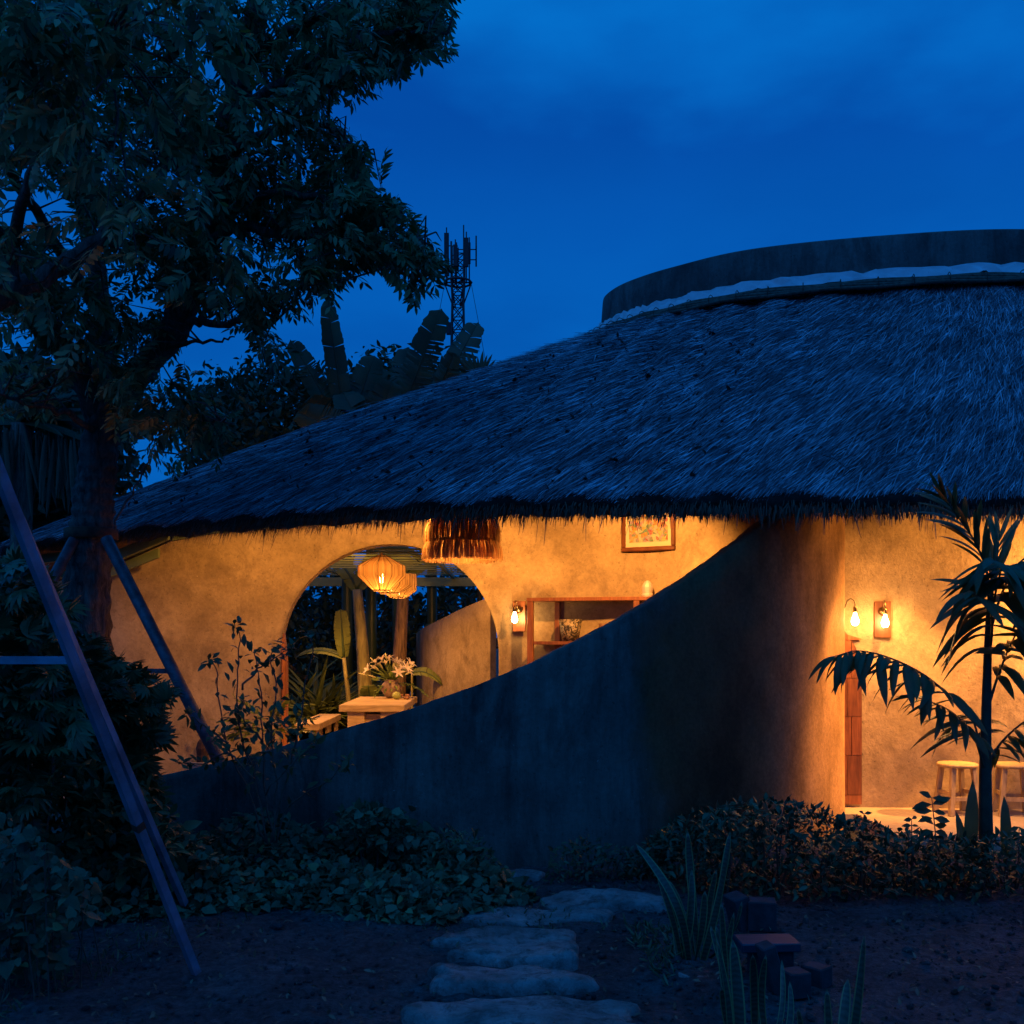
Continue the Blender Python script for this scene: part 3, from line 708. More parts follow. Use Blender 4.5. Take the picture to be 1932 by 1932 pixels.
BULB_PROF = [(.0005,-.075),(.012,-.074),(.024,-.066),(.032,-.05),(.034,-.034),(.030,-.014),(.021,.010),(.014,.030),(.013,.045)]
def sconce(D, px, py, rz, label, sc=1.0, flip=1):
    """wooden back plate, round boss, swan neck, socket and bare bulb; built facing -Y then turned"""
    c = P(px, py, D); t = empty('wall_sconce', c, rz, label=label, cat='wall lamp', group='bare bulb wall lamps')
    LOCAL[0] = True
    mb = MB(); mb.box((-.075,-.022,-.17),(.075,0,.17)); mb.build('back_plate', M_WOODR, t, bevel=.004)
    mb = MB(); mb.lathe([(.001,0),(.038,.0),(.042,.012),(.030,.026),(.012,.034),(.001,.036)], n=16)
    o = mb.build('boss', M_BRASS, t); o.rotation_euler = (R(90),0,0); o.location = (0,-.022,.075)
    mb = MB(); mb.tube([(0,-.05,.075),(0,-.075,.085),(0,-.085,.115),(0,-.095,.150),(0,-.125,.172),(0,-.155,.158),(0,-.165,.125),(0,-.165,.098)], .006, 8); mb.build('swan_neck', M_BRASS, t)
    mb = MB(); mb.lathe([(.008,.105),(.017,.10),(.019,.085),(.019,.05),(.016,.045)], c=(0,-.165,0), n=14, cap=True); mb.build('socket', M_BRASS, t)
    mb = MB(); mb.lathe(BULB_PROF, c=(0,-.165,0), n=16); mb.build('bulb', M_BULB, t)
    LOCAL[0] = False; return t
# on the bulge of the spiral wall, seen from the side: faces right and slightly forward
sconce(9.33, 1577.5, 1165, R(76), 'bare bulb wall lamp seen side on, fixed to the end of the dark curved wall')
sconce(9.555, 1665, 1169, R(-12), 'bare bulb wall lamp seen from the front, on the lit wall above the palm frond')
sconce(11.39, 980.5, 1163, R(-20), 'bare bulb wall lamp beside the open wooden shelf unit')
sconce(9.36, 2075, 1165, R(2), 'bare bulb wall lamp farther right along the lit wall')

# ------------------------------------------------------------------ woven pendants under the pergola
M_SHADE = leafmat('jute_shade', (0.28,0.15,0.05), (0.55,0.36,0.15), 0.8, 0.4)
M_ROPE = flat('jute_rope', (0.45,0.30,0.14), 0.9, var=0.3, scale=30, bs=.5)
M_RIB = flat('shade_rib', (0.12,0.07,0.03), 0.8)
def pendant(px, py, D, prof, label, ribs=10, top=2.64, e=22, jig=0):
    c = P(px, py, D); t = empty('pendant_lamp', c, label=label, cat='pendant lamp', group='woven pendant lamps over the table')
    # shade of many threads wound between hoops
    n = 150; V = []; T = []; q = np.random.default_rng(int(px))
    for i in range(n):
        a0 = 2*math.pi*(i + q.uniform(-.3,.3))/n; dw = math.pi/n*1.02; b = len(V)
        for r_, z in prof:
            for s in (-1, 1):
                V.append((c.x + r_*math.cos(a0+s*dw)*(1+.004*q.normal()), c.y + r_*math.sin(a0+s*dw), c.z + z))
        for k_ in range(len(prof)-1): T += [(b+2*k_, b+2*k_+1, b+2*k_+3), (b+2*k_, b+2*k_+3, b+2*k_+2)]
    mesh_np('lamp_shade', V, T, M_SHADE, t)
    for r_, z in (prof[0], prof[1], prof[-2], prof[-1]):
        mb = MB(); mb.tube([(c.x+(r_+.002)*math.cos(a), c.y+(r_+.002)*math.sin(a), c.z+z) for a in np.linspace(0, 2*math.pi, 37)], .0045, 5, cap=False); mb.build('hoop', M_RIB, t)
    for k_ in range(ribs):
        a = 2*math.pi*(k_+.4)/ribs; mb = MB(); mb.tube([(c.x+(r_+.003)*math.cos(a), c.y+(r_+.003)*math.sin(a), c.z+z) for r_, z in prof], .004, 4); mb.build('rib', M_RIB, t)
    mb = MB(); zt = prof[0][1]; L = top - (c.z + zt)
    for s in range(3):
        mb.tube([(c.x+.009*math.cos(h*40+s*2.1), c.y+.009*math.sin(h*40+s*2.1), c.z+zt+h) for h in np.linspace(0, L, 26)], .008, 5)
    mb.build('rope', M_ROPE, t)
    mb = MB(); mb.lathe([(.02,.06),(.02,.0),(.016,-.004)], c=(c.x,c.y,c.z+.0), n=12, cap=True); mb.build('socket', M_BRASS, t)
    mb = MB(); mb.lathe(BULB_PROF, c=(c.x, c.y, c.z-.045), n=14); mb.build('bulb', M_BULBP, t)
    point('lamp_light', (c.x, c.y, c.z-.16), e, .04, parent=t)
pendant(720, 1082, 12.6, [(.055,.22),(.10,.20),(.29,.09),(.292,-.035),(.11,-.205),(.10,-.215)], 'nearest woven pendant lamp, a faceted lantern shape hanging in the round opening', e=15)
pendant(735, 1100, 13.5, [(.06,.15),(.12,.15),(.30,.11),(.30,-.03),(.13,-.13),(.12,-.14)], 'middle woven pendant lamp, flat drum shape half hidden behind the nearest lantern', e=12)
pendant(752, 1105, 14.3, [(.06,.17),(.12,.165),(.25,.16),(.25,-.07),(.12,-.16),(.11,-.17)], 'farthest woven pendant lamp, its drum side showing right of the others', e=12)

# ------------------------------------------------------------------ fringed raffia lamp under the eave
M_RAFF = leafmat('raffia_fringe', (0.62,0.38,0.17), (0.90,0.64,0.34), 0.8, 0.4)
c = P(873, 1020, 10.0); t = empty('fringed_lamp', c, label='fringed reddish raffia pendant lamp with two tiers hanging under the eave', cat='pendant lamp')
def fringe(name, r0, z0, r1, z1, n, seed, wmul=1.0):
    q = np.random.default_rng(seed); a = q.uniform(0, 2*math.pi, n); V = []; w = q.uniform(.0018,.0038,n)*wmul
    L = q.uniform(.86,1.0,n)
    for i in range(n):
        ca, sa = math.cos(a[i]), math.sin(a[i]); ax = np.array([-sa, ca, 0]); rr = q.normal(0,.005)
        p0 = np.array([c.x+(r0+rr)*ca, c.y+(r0+rr)*sa, c.z+z0]); dz = (z1-z0)*L[i]; p2 = np.array([c.x+(r1+rr*2)*ca, c.y+(r1+rr*2)*sa, c.z+z0+dz]) + ax*q.normal(0,.012)
        pm = (p0+p2)/2 + np.array([ca,sa,0])*.012
        V += [p0-ax*w[i], p0+ax*w[i], pm-ax*w[i]*1.3, pm+ax*w[i]*1.3, p2-ax*w[i], p2+ax*w[i]]
    tt = np.array([(0,1,3),(0,3,2),(2,3,5),(2,5,4)]); T = (tt[None]+(np.arange(n)*6)[:,None,None]).reshape(-1,3)
    mesh_np(name, np.array(V), T, M_RAFF, t, kind='stuff')
fringe('upper_fringe', .335, .20, .358, -.03, 1500, 1, 1.4); fringe('lower_fringe', .350, .0, .385, -.205, 1300, 2, 1.2)
for r_, z in ((.335,.20),(.345,.0)):
    mb = MB(); mb.tube([(c.x+r_*math.cos(a), c.y+r_*math.sin(a), c.z+z) for a in np.linspace(0,2*math.pi,41)], .010, 6, cap=False); mb.build('hoop', M_RIB, t)
mb = MB(); mb.lathe([(.335,.205),(.22,.235),(.05,.25),(.01,.25)], c=c, n=40); mb.build('cap', M_RAFF, t)
mb = MB(); mb.tube([c+Vector((0,0,.25)), c+Vector((0,0,1.1))], .010, 6); mb.build('rope', M_ROPE, t)
mb = MB(); mb.lathe(BULB_PROF, c=c+Vector((0,0,.12)), n=14); mb.build('bulb', M_BULBP, t)
point('lamp_light', c+Vector((0,0,.02)), 20, .08, parent=t)

# ------------------------------------------------------------------ lamps up under the thatch that wash the walls
def downlight(loc, target, e, ang, label, rad=.05):
    l = Vector(loc); t = empty('ceiling_spotlight', l, label=label, cat='spotlight')
    d = (Vector(target)-l).normalized(); rot = d.to_track_quat('-Z','Y').to_matrix().to_4x4(); M = Matrix.Translation(l) @ rot
    mb = MB(); prof = [(.035,.10),(.05,.09),(.055,.0),(.05,0.0)]; n = 14
    vs = [M @ Vector((r_*math.cos(2*math.pi*k/n), r_*math.sin(2*math.pi*k/n), z)) for r_, z in prof for k in range(n)]
    mb.add(vs, [(i*n+k, i*n+(k+1)%n, (i+1)*n+(k+1)%n, (i+1)*n+k) for i in range(3) for k in range(n)], 0, True); mb.build('housing', M_RIB, t)
    mb = MB(); mb.tube([l, l+Vector((0,0,(.07 if l.y < 8.9 else .25 if l.y < 11 else .12)))], .008, 6); mb.build('cord', M_RIB, t)
    spot('lamp_light', l + d*.02, target, e, ang, rad=rad, parent=t)
downlight((3.55, 8.5, 2.86), (3.30, 9.4, .3), 430, 66, 'spotlight under the thatch by the end of the curved wall')
downlight((4.75, 8.5, 2.86), (4.6, 9.4, .3), 430, 66, 'spotlight under the thatch above the stools')
downlight((6.5, 8.95, 2.75), (3.35, 10.25, 1.10), 3000, 58, 'strong spotlight under the thatch at the far right raking along the wall')
downlight((4.15, 8.45, 2.84), (4.15, 9.5, 2.25), 60, 96, 'added unseen small spotlight under the thatch aimed at the upper wall left of the palm')  # unseen lamp added to brighten the top of the wall
downlight((5.35, 8.5, 2.84), (5.3, 9.4, 2.25), 60, 96, 'added unseen small spotlight under the thatch aimed at the upper wall behind the palm')  # second unseen lamp added to even out the upper wall
downlight((-.38, 12.15, 2.44), (-2.2, 17.2, 2.45), 85, 80, 'added unseen spotlight behind the arch wall aimed along the right of the pergola')  # added out of view to brighten the pergola beam and slats
downlight((-2.52, 12.2, 2.44), (-1.4, 17.2, 2.45), 85, 80, 'added unseen spotlight behind the arch wall aimed along the left of the pergola')  # also added, hidden by the wall, to lift the dim slats
downlight((-.42, 8.75, 2.92), (-.48, 9.8, 2.45), 70, 46, 'added unseen fill spotlight under the eave aimed at the fringed lamp')  # fill light added to brighten the fringe from the front
downlight((3.95, 8.45, 2.84), (2.95, 9.05, 2.15), 48, 70, 'added unseen small spotlight under the thatch aimed at the end of the curved wall')  # unseen lamp added to light the upper bulge of the wall
downlight((1.0, 9.3, 3.0), (.95, 11.1, 1.3), 440, 120, 'spotlight under the thatch in front of the shelf unit')
downlight((-.9, 9.8, 3.05), (-1.3, 11.7, 1.4), 300, 120, 'spotlight under the thatch in front of the round opening')
downlight((-2.9, 10.35, 2.85), (-3.2, 11.5, 1.0), 56, 130, 'spotlight under the low left end of the thatch')
downlight((-2.95, 14.0, 2.5), (-2.0, 13.6, .2), 290, 130, 'spotlight fixed under the pergola by the bench')
downlight((-.55, 13.4, 2.42), (-.75, 14.9, 1.0), 60, 110, 'spotlight fixed under the pergola by the garden wall')

# ================================================================== FURNISHINGS
# stools
LOCAL[0] = True
st = empty('stool', (0,0,0), label='x', cat='stool', group='round topped wooden stools by the wall')
mb = MB(); mb.lathe([(.001,.455),(.165,.455),(.175,.447),(.175,.430),(.165,.422),(.001,.422)], n=28); mb.build('seat', M_STOOL, st)
for sx in (-1,1):
    for sy in (-1,1):
        mb = MB(); a = Vector((sx*.095, sy*.095, .424)); b_ = Vector((sx*.135, sy*.135, 0)); hw_ = .021
        vs = [a+Vector((x*hw_,y*hw_,0)) for x,y in ((-1,-1),(1,-1),(1,1),(-1,1))] + [b_+Vector((x*hw_,y*hw_,0)) for x,y in ((-1,-1),(1,-1),(1,1),(-1,1))]
        mb.add(vs, [(0,1,2,3),(7,6,5,4),(0,4,5,1),(1,5,6,2),(2,6,7,3),(3,7,4,0)]); mb.build('leg', M_STOOL, st, bevel=.003)
for z, ax in ((.15,0),(.19,1)):
    for s in (-1,1):
        mb = MB(); h = .12
        if ax == 0: mb.box((-h+.01, s*.122-.009, z-.018),(h-.01, s*.122+.009, z+.018))
        else: mb.box((s*.118-.009,-h+.01,z-.018),(s*.118+.009,h-.01,z+.018))
        mb.build('stretcher', M_STOOL, st)
LOCAL[0] = False
p = P(1806, 1534, 9.22); st.location = (p.x, 9.22, 0.003); st.rotation_euler = (0,0,R(7)); st['label'] = 'round topped wooden stool left of the palm trunk'
p = P(1912, 1534, 9.18); s2 = copy_tree(st, label='round topped wooden stool at the right edge, behind the palm trunk'); s2.location = (p.x, 9.18, 0.003); s2.rotation_euler = (0,0,R(-12))

# slab table, bench
def slab_bench(name, x0, x1, y0, y1, top, th, label, cat, splits, leg_in, lw):
    t = empty(name, ((x0+x1)/2, (y0+y1)/2, 0), label=label, cat=cat)
    ys = np.linspace(y0, y1, splits+1)
    for a, b_ in zip(ys[:-1], ys[1:]):
        mb = MB(); mb.box((x0 + random.uniform(-.004,.004), a+.004, top-th), (x1+random.uniform(-.004,.004), b_-.004, top+random.uniform(-.003,.003))); mb.build('top_plank', M_WOODL, t, bevel=.006)
    for fy in (y0+.08, (y0+y1)/2-.1, y1-.28):
        for fx in (x0+leg_in, x1-leg_in-lw):
            mb = MB(); mb.box((fx, fy, .002), (fx+lw, fy+.2, top-th-.001)); mb.build('leg', M_WOODL, t, bevel=.006)
    mb = MB(); mb.box((x0+leg_in+lw*.25, y0+.16, top-th-.14), (x1-leg_in-lw*.25, y1-.2, top-th-.04)); mb.build('rail', M_WOODL, t)
    return t
slab_bench('table', -2.13, -1.33, 12.6, 14.4, .75, .085, 'low heavy pale timber table of thick slabs under the woven lamps', 'table', 2, .09, .21)
slab_bench('bench', -2.78, -2.46, 13.05, 14.75, .48, .085, 'pale timber slab bench left of the heavy table', 'bench', 4, .03, .24)
# vase and lilies
vc = Vector((P(739, 1310, 14.1).x, 14.1, .752))
M_VASE = flat('stoneware', (0.36,0.26,0.19), 0.5, var=.25, scale=15)
mb = MB(); mb.lathe([(.001,.0),(.07,.0),(.10,.03),(.148,.11),(.14,.17),(.105,.215),(.095,.235),(.11,.25),(.10,.25),(.085,.235)], c=vc, n=24)
mb.build('vase', M_VASE, label='round ribbed stoneware vase holding white lilies on the slab table', cat='vase')
bq = empty('bouquet', vc+Vector((0,0,.2)), label='bunch of white lilies and green leaves standing in the stoneware vase', cat='flowers')
M_PETAL = leafmat('lily_petal', (0.80,0.66,0.55), (0.88,0.80,0.66), .6, .3); M_BUD = leafmat('lily_bud', (0.55,0.58,0.26), (0.75,0.70,0.40), .6, .2)
M_FSTEM = leafmat('lily_leaf', (0.16,0.26,0.05), (0.28,0.38,0.10), .5, .3)
q = np.random.default_rng(4)
for k_ in range(34):
    a = q.uniform(0, 2*math.pi); el = q.uniform(.25, 1.45); d = Vector((math.cos(a)*math.cos(el)*1.25, math.sin(a)*math.cos(el), math.sin(el))); L_ = q.uniform(.20,.33)
    h = vc + Vector((0,0,.21)); tip = h + d*L_
    mb = MB(); mb.tube([h, h+d*L_*.5+Vector((0,0,.02)), tip], .004, 4); mb.build('stem', M_FSTEM, bq)
    if k_ < 18:
        parts = []; lv, lt = leaf_t(.16, .03, .35)
        dn = np.array(d/ d.length); s1 = np.cross(dn, [0,0,1]) + 1e-3; s1 /= np.linalg.norm(s1); s2_ = np.cross(dn, s1)
        for m_ in range(6):
            b_ = m_*math.pi/3; rad = s1*math.cos(b_)+s2_*math.sin(b_); parts.append((xf(lv, tip, dn*.75+rad*.75, dn-rad*.6, .11), lt))
        V, T = merge(parts); mesh_np('flower', V, T, M_PETAL, bq)
    else:
        mb = MB(); mb.tube([tip, tip+d*.03, tip+d*.07, tip+d*.095], [.006,.013,.011,.002], 6); mb.build('bud', M_BUD, bq)
nn = 46; d = rdir(nn, .5); pos = np.array(vc+Vector((0,0,.22)))[None] + d*q.uniform(.02,.16,nn)[:,None]
place('leaves', [LEAFN], pos, d, np.tile([0,0,1.], (nn,1))+rng.normal(0,.3,(nn,3)), q.uniform(.10,.17,nn), M_FSTEM, bq, kind='stuff')
def fern_frond(name, base, d, L_, drop, parent, mat, n=18, lw=.22):
    V, T = pinnate_t(n, 1.0, .22, lw, drop, .12, seed=n); base = np.array(base)
    return mesh_np(name, xf(V, base, d, (0,0,1), L_), T, mat, parent)
fern_frond('fern_sprig', vc+Vector((.06,0,.21)), (.9,.1,.05), .42, .55, bq, M_FSTEM); fern_frond('fern_sprig', vc+Vector((-.06,0,.20)), (-.4,-.4,.0), .24, .9, bq, M_FSTEM)
mb = MB(); fc = Vector((P(748,1308,13.75).x, 13.75, .752)); mb.lathe([(.001,.0),(.03,.003),(.058,.03),(.06,.055),(.045,.085),(.015,.10),(.001,.098)], c=fc, n=16, jit=.05)
mb.build('fruit', flat('green_fruit', (0.30,0.36,0.10), .5, var=.25), label='green knobbly fruit on the table in front of the vase', cat='fruit')
mb = MB()
for k_ in range(9): mb.lathe([(.001,.0),(.02,.004),(.026,.018),(.018,.034),(.001,.038)], c=fc+Vector((.11+q.uniform(-.055,.055), q.uniform(-.05,.05), (.0 if k_<6 else .03))), n=8)
mb.build('nuts', flat('nut_brown', (0.28,0.13,0.06), .6, var=.3), label='small pile of brown nuts beside the green fruit', cat='nuts')
# paving strip and pots by the bench
# ---- shelf unit
sh = empty('shelf_unit', P(1001, 1210, 11.12), R(-16), label='reddish wooden open shelf unit against the lamplit wall', cat='shelf')
sh.location.z = 0
LOCAL[0] = True
SZ_T, SZ_M = EYE + (1200-1128)*11.12/F, EYE - 10*11.12/F
def shb(name, lo, hi): mb = MB(); mb.box(lo, hi); return mb.build(name, M_WOODR, sh, bevel=.003)
for x in (0, 1.16, 1.95): shb('post', (x-.032,-.03,.0),(x+.032,.03,SZ_T-.04)); 
for x in (.235, 1.20, 1.95): shb('back_post', (x-.03,.26,.0),(x+.03,.31,SZ_T-.04))
shb('top_shelf', (-.036,-.035,SZ_T-.038),(2.0,.32,SZ_T)); shb('shelf', (.034,-.02,SZ_M-.036),(1.127,.258,SZ_M)); shb('shelf', (1.193,-.02,SZ_M-.036),(1.915,.258,SZ_M))
shb('shelf', (.034,-.02,.55),(1.127,.258,.586)); shb('shelf', (.034,-.02,.08),(1.127,.258,.116))
mb = MB(); mb.box((.30,.312,SZ_M+.0),(1.9,.318,SZ_T-.08)); mb.build('back_panel', flat('back_board_brown', (.20,.12,.06), .7, var=.4), sh)
LOCAL[0] = False
def on_shelf(lx, ly, z): a = R(-16); l = sh.location; return Vector((l.x + lx*math.cos(a) - ly*math.sin(a), l.y + lx*math.sin(a) + ly*math.cos(a), z))
b0 = on_shelf(.42,.10,SZ_M+.002)
m_, n, b, o = mat_new('carved_dark_metal'); r, z, _ = noise_col(n, (.02,.016,.012), (.40,.32,.22), scale=24, detail=4, p0=.46, p1=.58, dist=1.2); n.links.new(r.outputs[0], b.inputs[0]); b.inputs['Roughness'].default_value=.5; bump(n,b,z.outputs[0],.6,.01)
mb = MB(); mb.lathe([(.001,.0),(.088,.0),(.128,.235),(.12,.235),(.08,.01),(.001,.01)], c=b0, n=22); mb.build('bucket', m_, label='tapered bucket with dark mottled pattern on the shelf unit', cat='bucket')
mb = MB(); mb.lathe([(.001,.0),(.06,.0),(.088,.05),(.088,.09),(.055,.14),(.04,.165),(.052,.19),(.044,.19),(.034,.165)], c=on_shelf(.78,.10,SZ_M+.002), n=20); mb.build('clay_jar', flat('clay_red', (.26,.13,.07), .6, var=.35), label='small dark clay jar on the shelf right of the bucket', cat='jar')
gm, n, b, o = mat_new('cut_glass'); b.inputs['Base Color'].default_value=(.9,.85,.8,1); b.inputs['Roughness'].default_value=.25; b.inputs['Transmission Weight'].default_value=.35
g0 = on_shelf(1.26,.08,SZ_T+.002); mb = MB()
mb.lathe([(.001,.0),(.058,.0),(.062,.02),(.052,.035),(.056,.07),(.058,.10),(.046,.135),(.030,.160),(.012,.172),(.001,.174)], c=g0, n=9, smooth=False, jit=.10)
mb.build('glass_ornament', gm, label='small rounded clear glass ornament standing on top of the shelf unit', cat='ornament')
# ---- framed picture
pc_ = P(1226, 960, 10.88); s_ = s_of_px(1226); x, y, dx, dy = mwall(s_)
pf = empty('picture', (x+dy*.02, y-dx*.02, EYE+(1200-1040)*y/F+.30), math.atan2(dy, dx), label='framed colourful floral print in a dark wooden frame, its top behind the thatch', cat='picture')
LOCAL[0] = True; fw, fh = .305, .30
for nm, lo, hi in (('frame_rail',(-fw,-.05,-fh),(fw,-.005,-fh+.045)),('frame_rail',(-fw,-.05,fh-.045),(fw,-.005,fh)),('frame_stile',(-fw,-.049,-fh+.0455),(-fw+.045,-.005,fh-.0455)),('frame_stile',(fw-.045,-.049,-fh+.0455),(fw,-.005,fh-.0455))):
    mb = MB(); mb.box(lo, hi); mb.build(nm, M_WOODD, pf, bevel=.009)
mb = MB(); mb.box((-fw+.04,-.022,-fh+.04),(fw-.04,-.008,fh-.04)); mb.build('mat_board', flat('cream_card', (.50,.42,.29), .8, var=.05), pf)
pm, n, b, o = mat_new('floral_print'); tcn = n.nodes.new('ShaderNodeTexCoord'); vo = n.nodes.new('ShaderNodeTexVoronoi'); vo.inputs['Scale'].default_value = 26; n.links.new(tcn.outputs['Object'], vo.inputs[0])
rr = n.nodes.new('ShaderNodeValToRGB'); rr.color_ramp.interpolation = 'CONSTANT'
for i_, (ps, cc) in enumerate([(0,(.75,.62,.40)),(.18,(.70,.32,.06)),(.34,(.80,.50,.10)),(.50,(.42,.08,.03)),(.60,(.30,.34,.30)),(.72,(.85,.72,.45)),(.84,(.45,.40,.50)),(.92,(.18,.30,.16))]):
    el = rr.color_ramp.elements[i_] if i_ < 2 else rr.color_ramp.elements.new(ps); el.position = ps; el.color = (*cc,1)
sx_ = n.nodes.new('ShaderNodeSeparateColor'); n.links.new(vo.outputs['Color'], sx_.inputs[0]); n.links.new(sx_.outputs[0], rr.inputs[0])
v2 = n.nodes.new('ShaderNodeTexVoronoi'); v2.inputs['Scale'].default_value = 60; n.links.new(tcn.outputs['Object'], v2.inputs[0])
n.links.new(mix(n, mix(n, rr.outputs[0], v2.outputs['Color'], .22), (.55,.5,.5), 1.0, 'MULTIPLY'), b.inputs[0]); b.inputs['Roughness'].default_value = .35
mb = MB(); mb.box((-fw+.085,-.0245,-fh+.095),(fw-.085,-.0225,fh-.085)); mb.build('print', pm, pf)
LOCAL[0] = False

# ------------------------------------------------------------------ pergola beyond the opening
pg = empty('pergola', (-2,15,0), label='sage green slatted pergola roof seen through the round opening', cat='pergola')
for k_, D in enumerate(np.linspace(12.15, 17.2, 12)):
    mb = MB(); mb.box((-5.0, D-.022, 2.62),(1.6, D+.022, 2.640)); mb.build('slat', M_GREEN, pg)
for x in (-4.2, -2.75, -1.0, .6): mb = MB(); mb.box((x-.025, 12.1, 2.575),(x+.025, 17.44, 2.618)); mb.build('joist', M_GREEN, pg)
mb = MB(); mb.box((-5.0,17.45,2.45),(1.6,17.55,2.60)); mb.build('beam', M_GREEN, pg)
for x in (-4.95, 1.5): mb = MB(); mb.box((x-.05,17.455,0),(x+.05,17.545,2.449)); mb.build('post', M_GREEN, pg)
# curved garden wall beyond
gp = [(785,17.6,1196),(791,16.6,1190),(800,15.9,1184),(830,15.2,1169),(870,14.6,1149),(905,14.2,1134),(925,14.0,1127)]
gc = catmull([tuple(P(a, c_, b_)) for a, b_, c_ in gp], 8); mb = MB(); rows = []
for i, (x, y, z) in enumerate(gc):
    rows.append([(x,y,zz) for zz in np.linspace(-.1, z, 8)] + [(x+.08,y+.14,z+.0), (x+.08,y+.14,-.1)])
mb.grid(rows); e_ = gc[-1]; mb.add([(e_[0],e_[1],-.1),(e_[0]+.08,e_[1]+.14,-.1),(e_[0]+.08,e_[1]+.14,e_[2]),(e_[0],e_[1],e_[2])],[(0,1,2,3)])
mb.build('garden_wall', M_GWALL, label='curved mottled plaster garden wall rising behind the round opening', cat='wall')

# ------------------------------------------------------------------ telecom tower far away
tw = empty('telecom_tower', P(866, 900, 90), label='lattice telecom tower with antennas and a thin mast beyond the banana plants', cat='tower'); tw.location.z = 0
TD = 90.0; ux = TD/F
zb, zp, zt = 0.0, EYE+(1200-533)*ux, EYE+(1200-460)*ux; tx = (864-966)*ux
def hw_at(z): return float(np.interp(z, [0, EYE+(1200-640)*ux, zp-1, zp, zt], [1.6, .46, .48, .55, .56]))
legs = []
for sx in (-1,1):
    for sy in (-1,1):
        mb = MB(); mb.tube([(tx+sx*hw_at(z), TD+sy*hw_at(z), z) for z in (0,8,16,24,zp-1.5,zp,zt)], .09, 5); mb.build('tower_leg', M_TOWER, tw)
zs = np.concatenate([np.arange(0, 24, 2.2), np.arange(24, zt, 1.1)])
for z0, z1 in zip(zs[:-1], zs[1:]):
    mb = MB()
    for f_ in range(4):
        a0 = math.pi/4 + f_*math.pi/2; a1 = a0 + math.pi/2; h0, h1 = hw_at(z0)*1.414, hw_at(z1)*1.414
        A = Vector((tx+h0*math.cos(a0), TD+h0*math.sin(a0), z0)); B = Vector((tx+h0*math.cos(a1), TD+h0*math.sin(a1), z0)); Cc = Vector((tx+h1*math.cos(a1), TD+h1*math.sin(a1), z1)); Dd = Vector((tx+h1*math.cos(a0), TD+h1*math.sin(a0), z1))
        mb.tube([A,Cc], .045, 4); mb.tube([B,Dd], .045, 4); mb.tube([A,B], .045, 4)
    mb.build('brace_bay', M_TOWER, tw)
mb = MB(); mb.tube([(tx+1.2*math.cos(a), TD+1.2*math.sin(a), zp) for a in np.linspace(0,2*math.pi,13)], .10, 5, cap=False)
for a in np.linspace(0,2*math.pi,7)[:-1]: mb.tube([(tx,TD,zp),(tx+1.2*math.cos(a),TD+1.2*math.sin(a),zp)], .07, 4); mb.tube([(tx+.4*math.cos(a),TD+.4*math.sin(a),zp-2.2),(tx+1.2*math.cos(a),TD+1.2*math.sin(a),zp)], .06, 4)
mb.build('platform', M_TOWER, tw)
for a, z, h, w_ in [(R(185),zp+3.2,2.6,.30),(R(200),zp+1.2,1.8,.30),(R(-40),zp+2.4,3.0,.26),(R(5),zp+2.6,2.2,.16),(R(260),zp+2.0,2.2,.26),(R(100),zp+2.4,2.4,.28)]:
    x, y = tx+1.0*math.cos(a), TD+1.0*math.sin(a); mb = MB(); mb.box((x-w_*.7,y-.12,z-h*.42),(x+w_*.7,y+.12,z+h*.42)); mb.tube([(x,y,zp-.3),(x,y,z+h/2+.3)], .06, 5); mb.tube([(x,y,z),(tx,TD,z)], .05, 4); mb.build('antenna', M_TOWER, tw)
for dz in (0, .9): mb = MB(); x = tx+1.6; mb.tube([(tx,TD,zp+2.0+dz),(x,TD,zp+2.0+dz)], .05, 4); mb.tube([(x,TD,zp+1.4+dz),(x,TD,zp+3.2+dz)], .07, 5); mb.build('antenna', M_TOWER, tw)
mb = MB(); mb.tube([(tx+.5,TD,zt-.5),(tx+.5,TD,zt+1.65)], .06, 5); mb.build('mast', M_TOWER, tw)
mb = MB(); mb.box((tx-1.0,TD-.4,zp-4.6),(tx-.55,TD+.1,zp-3.6)); mb.build('equipment_box', M_TOWER, tw)
for sx, gx_ in ((-1,-6),(1,7)): mb = MB(); mb.tube([(tx+sx*1.15,TD,zp),(tx+sx*1.9,TD,zp-4),(tx+gx_,TD,0)], .022, 4); mb.build('guy_wire', M_TOWER, tw)

# ================================================================== VEGETATION
_tm = {}
def place_objs(name, tmpls, pos, yd, zd, sc, mat, parent):
    """each piece an object of its own, sharing mesh data"""
    M = frames(yd, zd); inv = world_of(parent).inverted()
    for i in range(len(pos)):
        k_ = i % len(tmpls); key = (name, mat.name, id(tmpls[k_][0]))
        if key not in _tm:
            o0 = mesh_np(name, tmpls[k_][0], tmpls[k_][1], mat); _tm[key] = o0.data; bpy.data.objects.remove(o0)
        o = bpy.data.objects.new(name, _tm[key]); COL.objects.link(o); o.parent = parent; o.matrix_parent_inverse = inv
        m = M[i].T * sc[i]; mm = Matrix(((m[0,0],m[0,1],m[0,2],pos[i][0]),(m[1,0],m[1,1],m[1,2],pos[i][1]),(m[2,0],m[2,1],m[2,2],pos[i][2]),(0,0,0,1)))
        o.matrix_basis = mm

def limb(pts, r0, r1, n=10, wig=0.0, seg=6, power=1.0):
    c = catmull([tuple(p) for p in pts], seg); N = len(c)
    c = [np.array(p) + rng.normal(0, wig, 3) for p in c]
    return [Vector(p) for p in c], [r0 + (r1-r0)*(i/(N-1))**power for i in range(N)]

M_DARKL = leafmat('dead_dark_leaf', (.008,.007,.006), (.03,.025,.02), .9, 0)
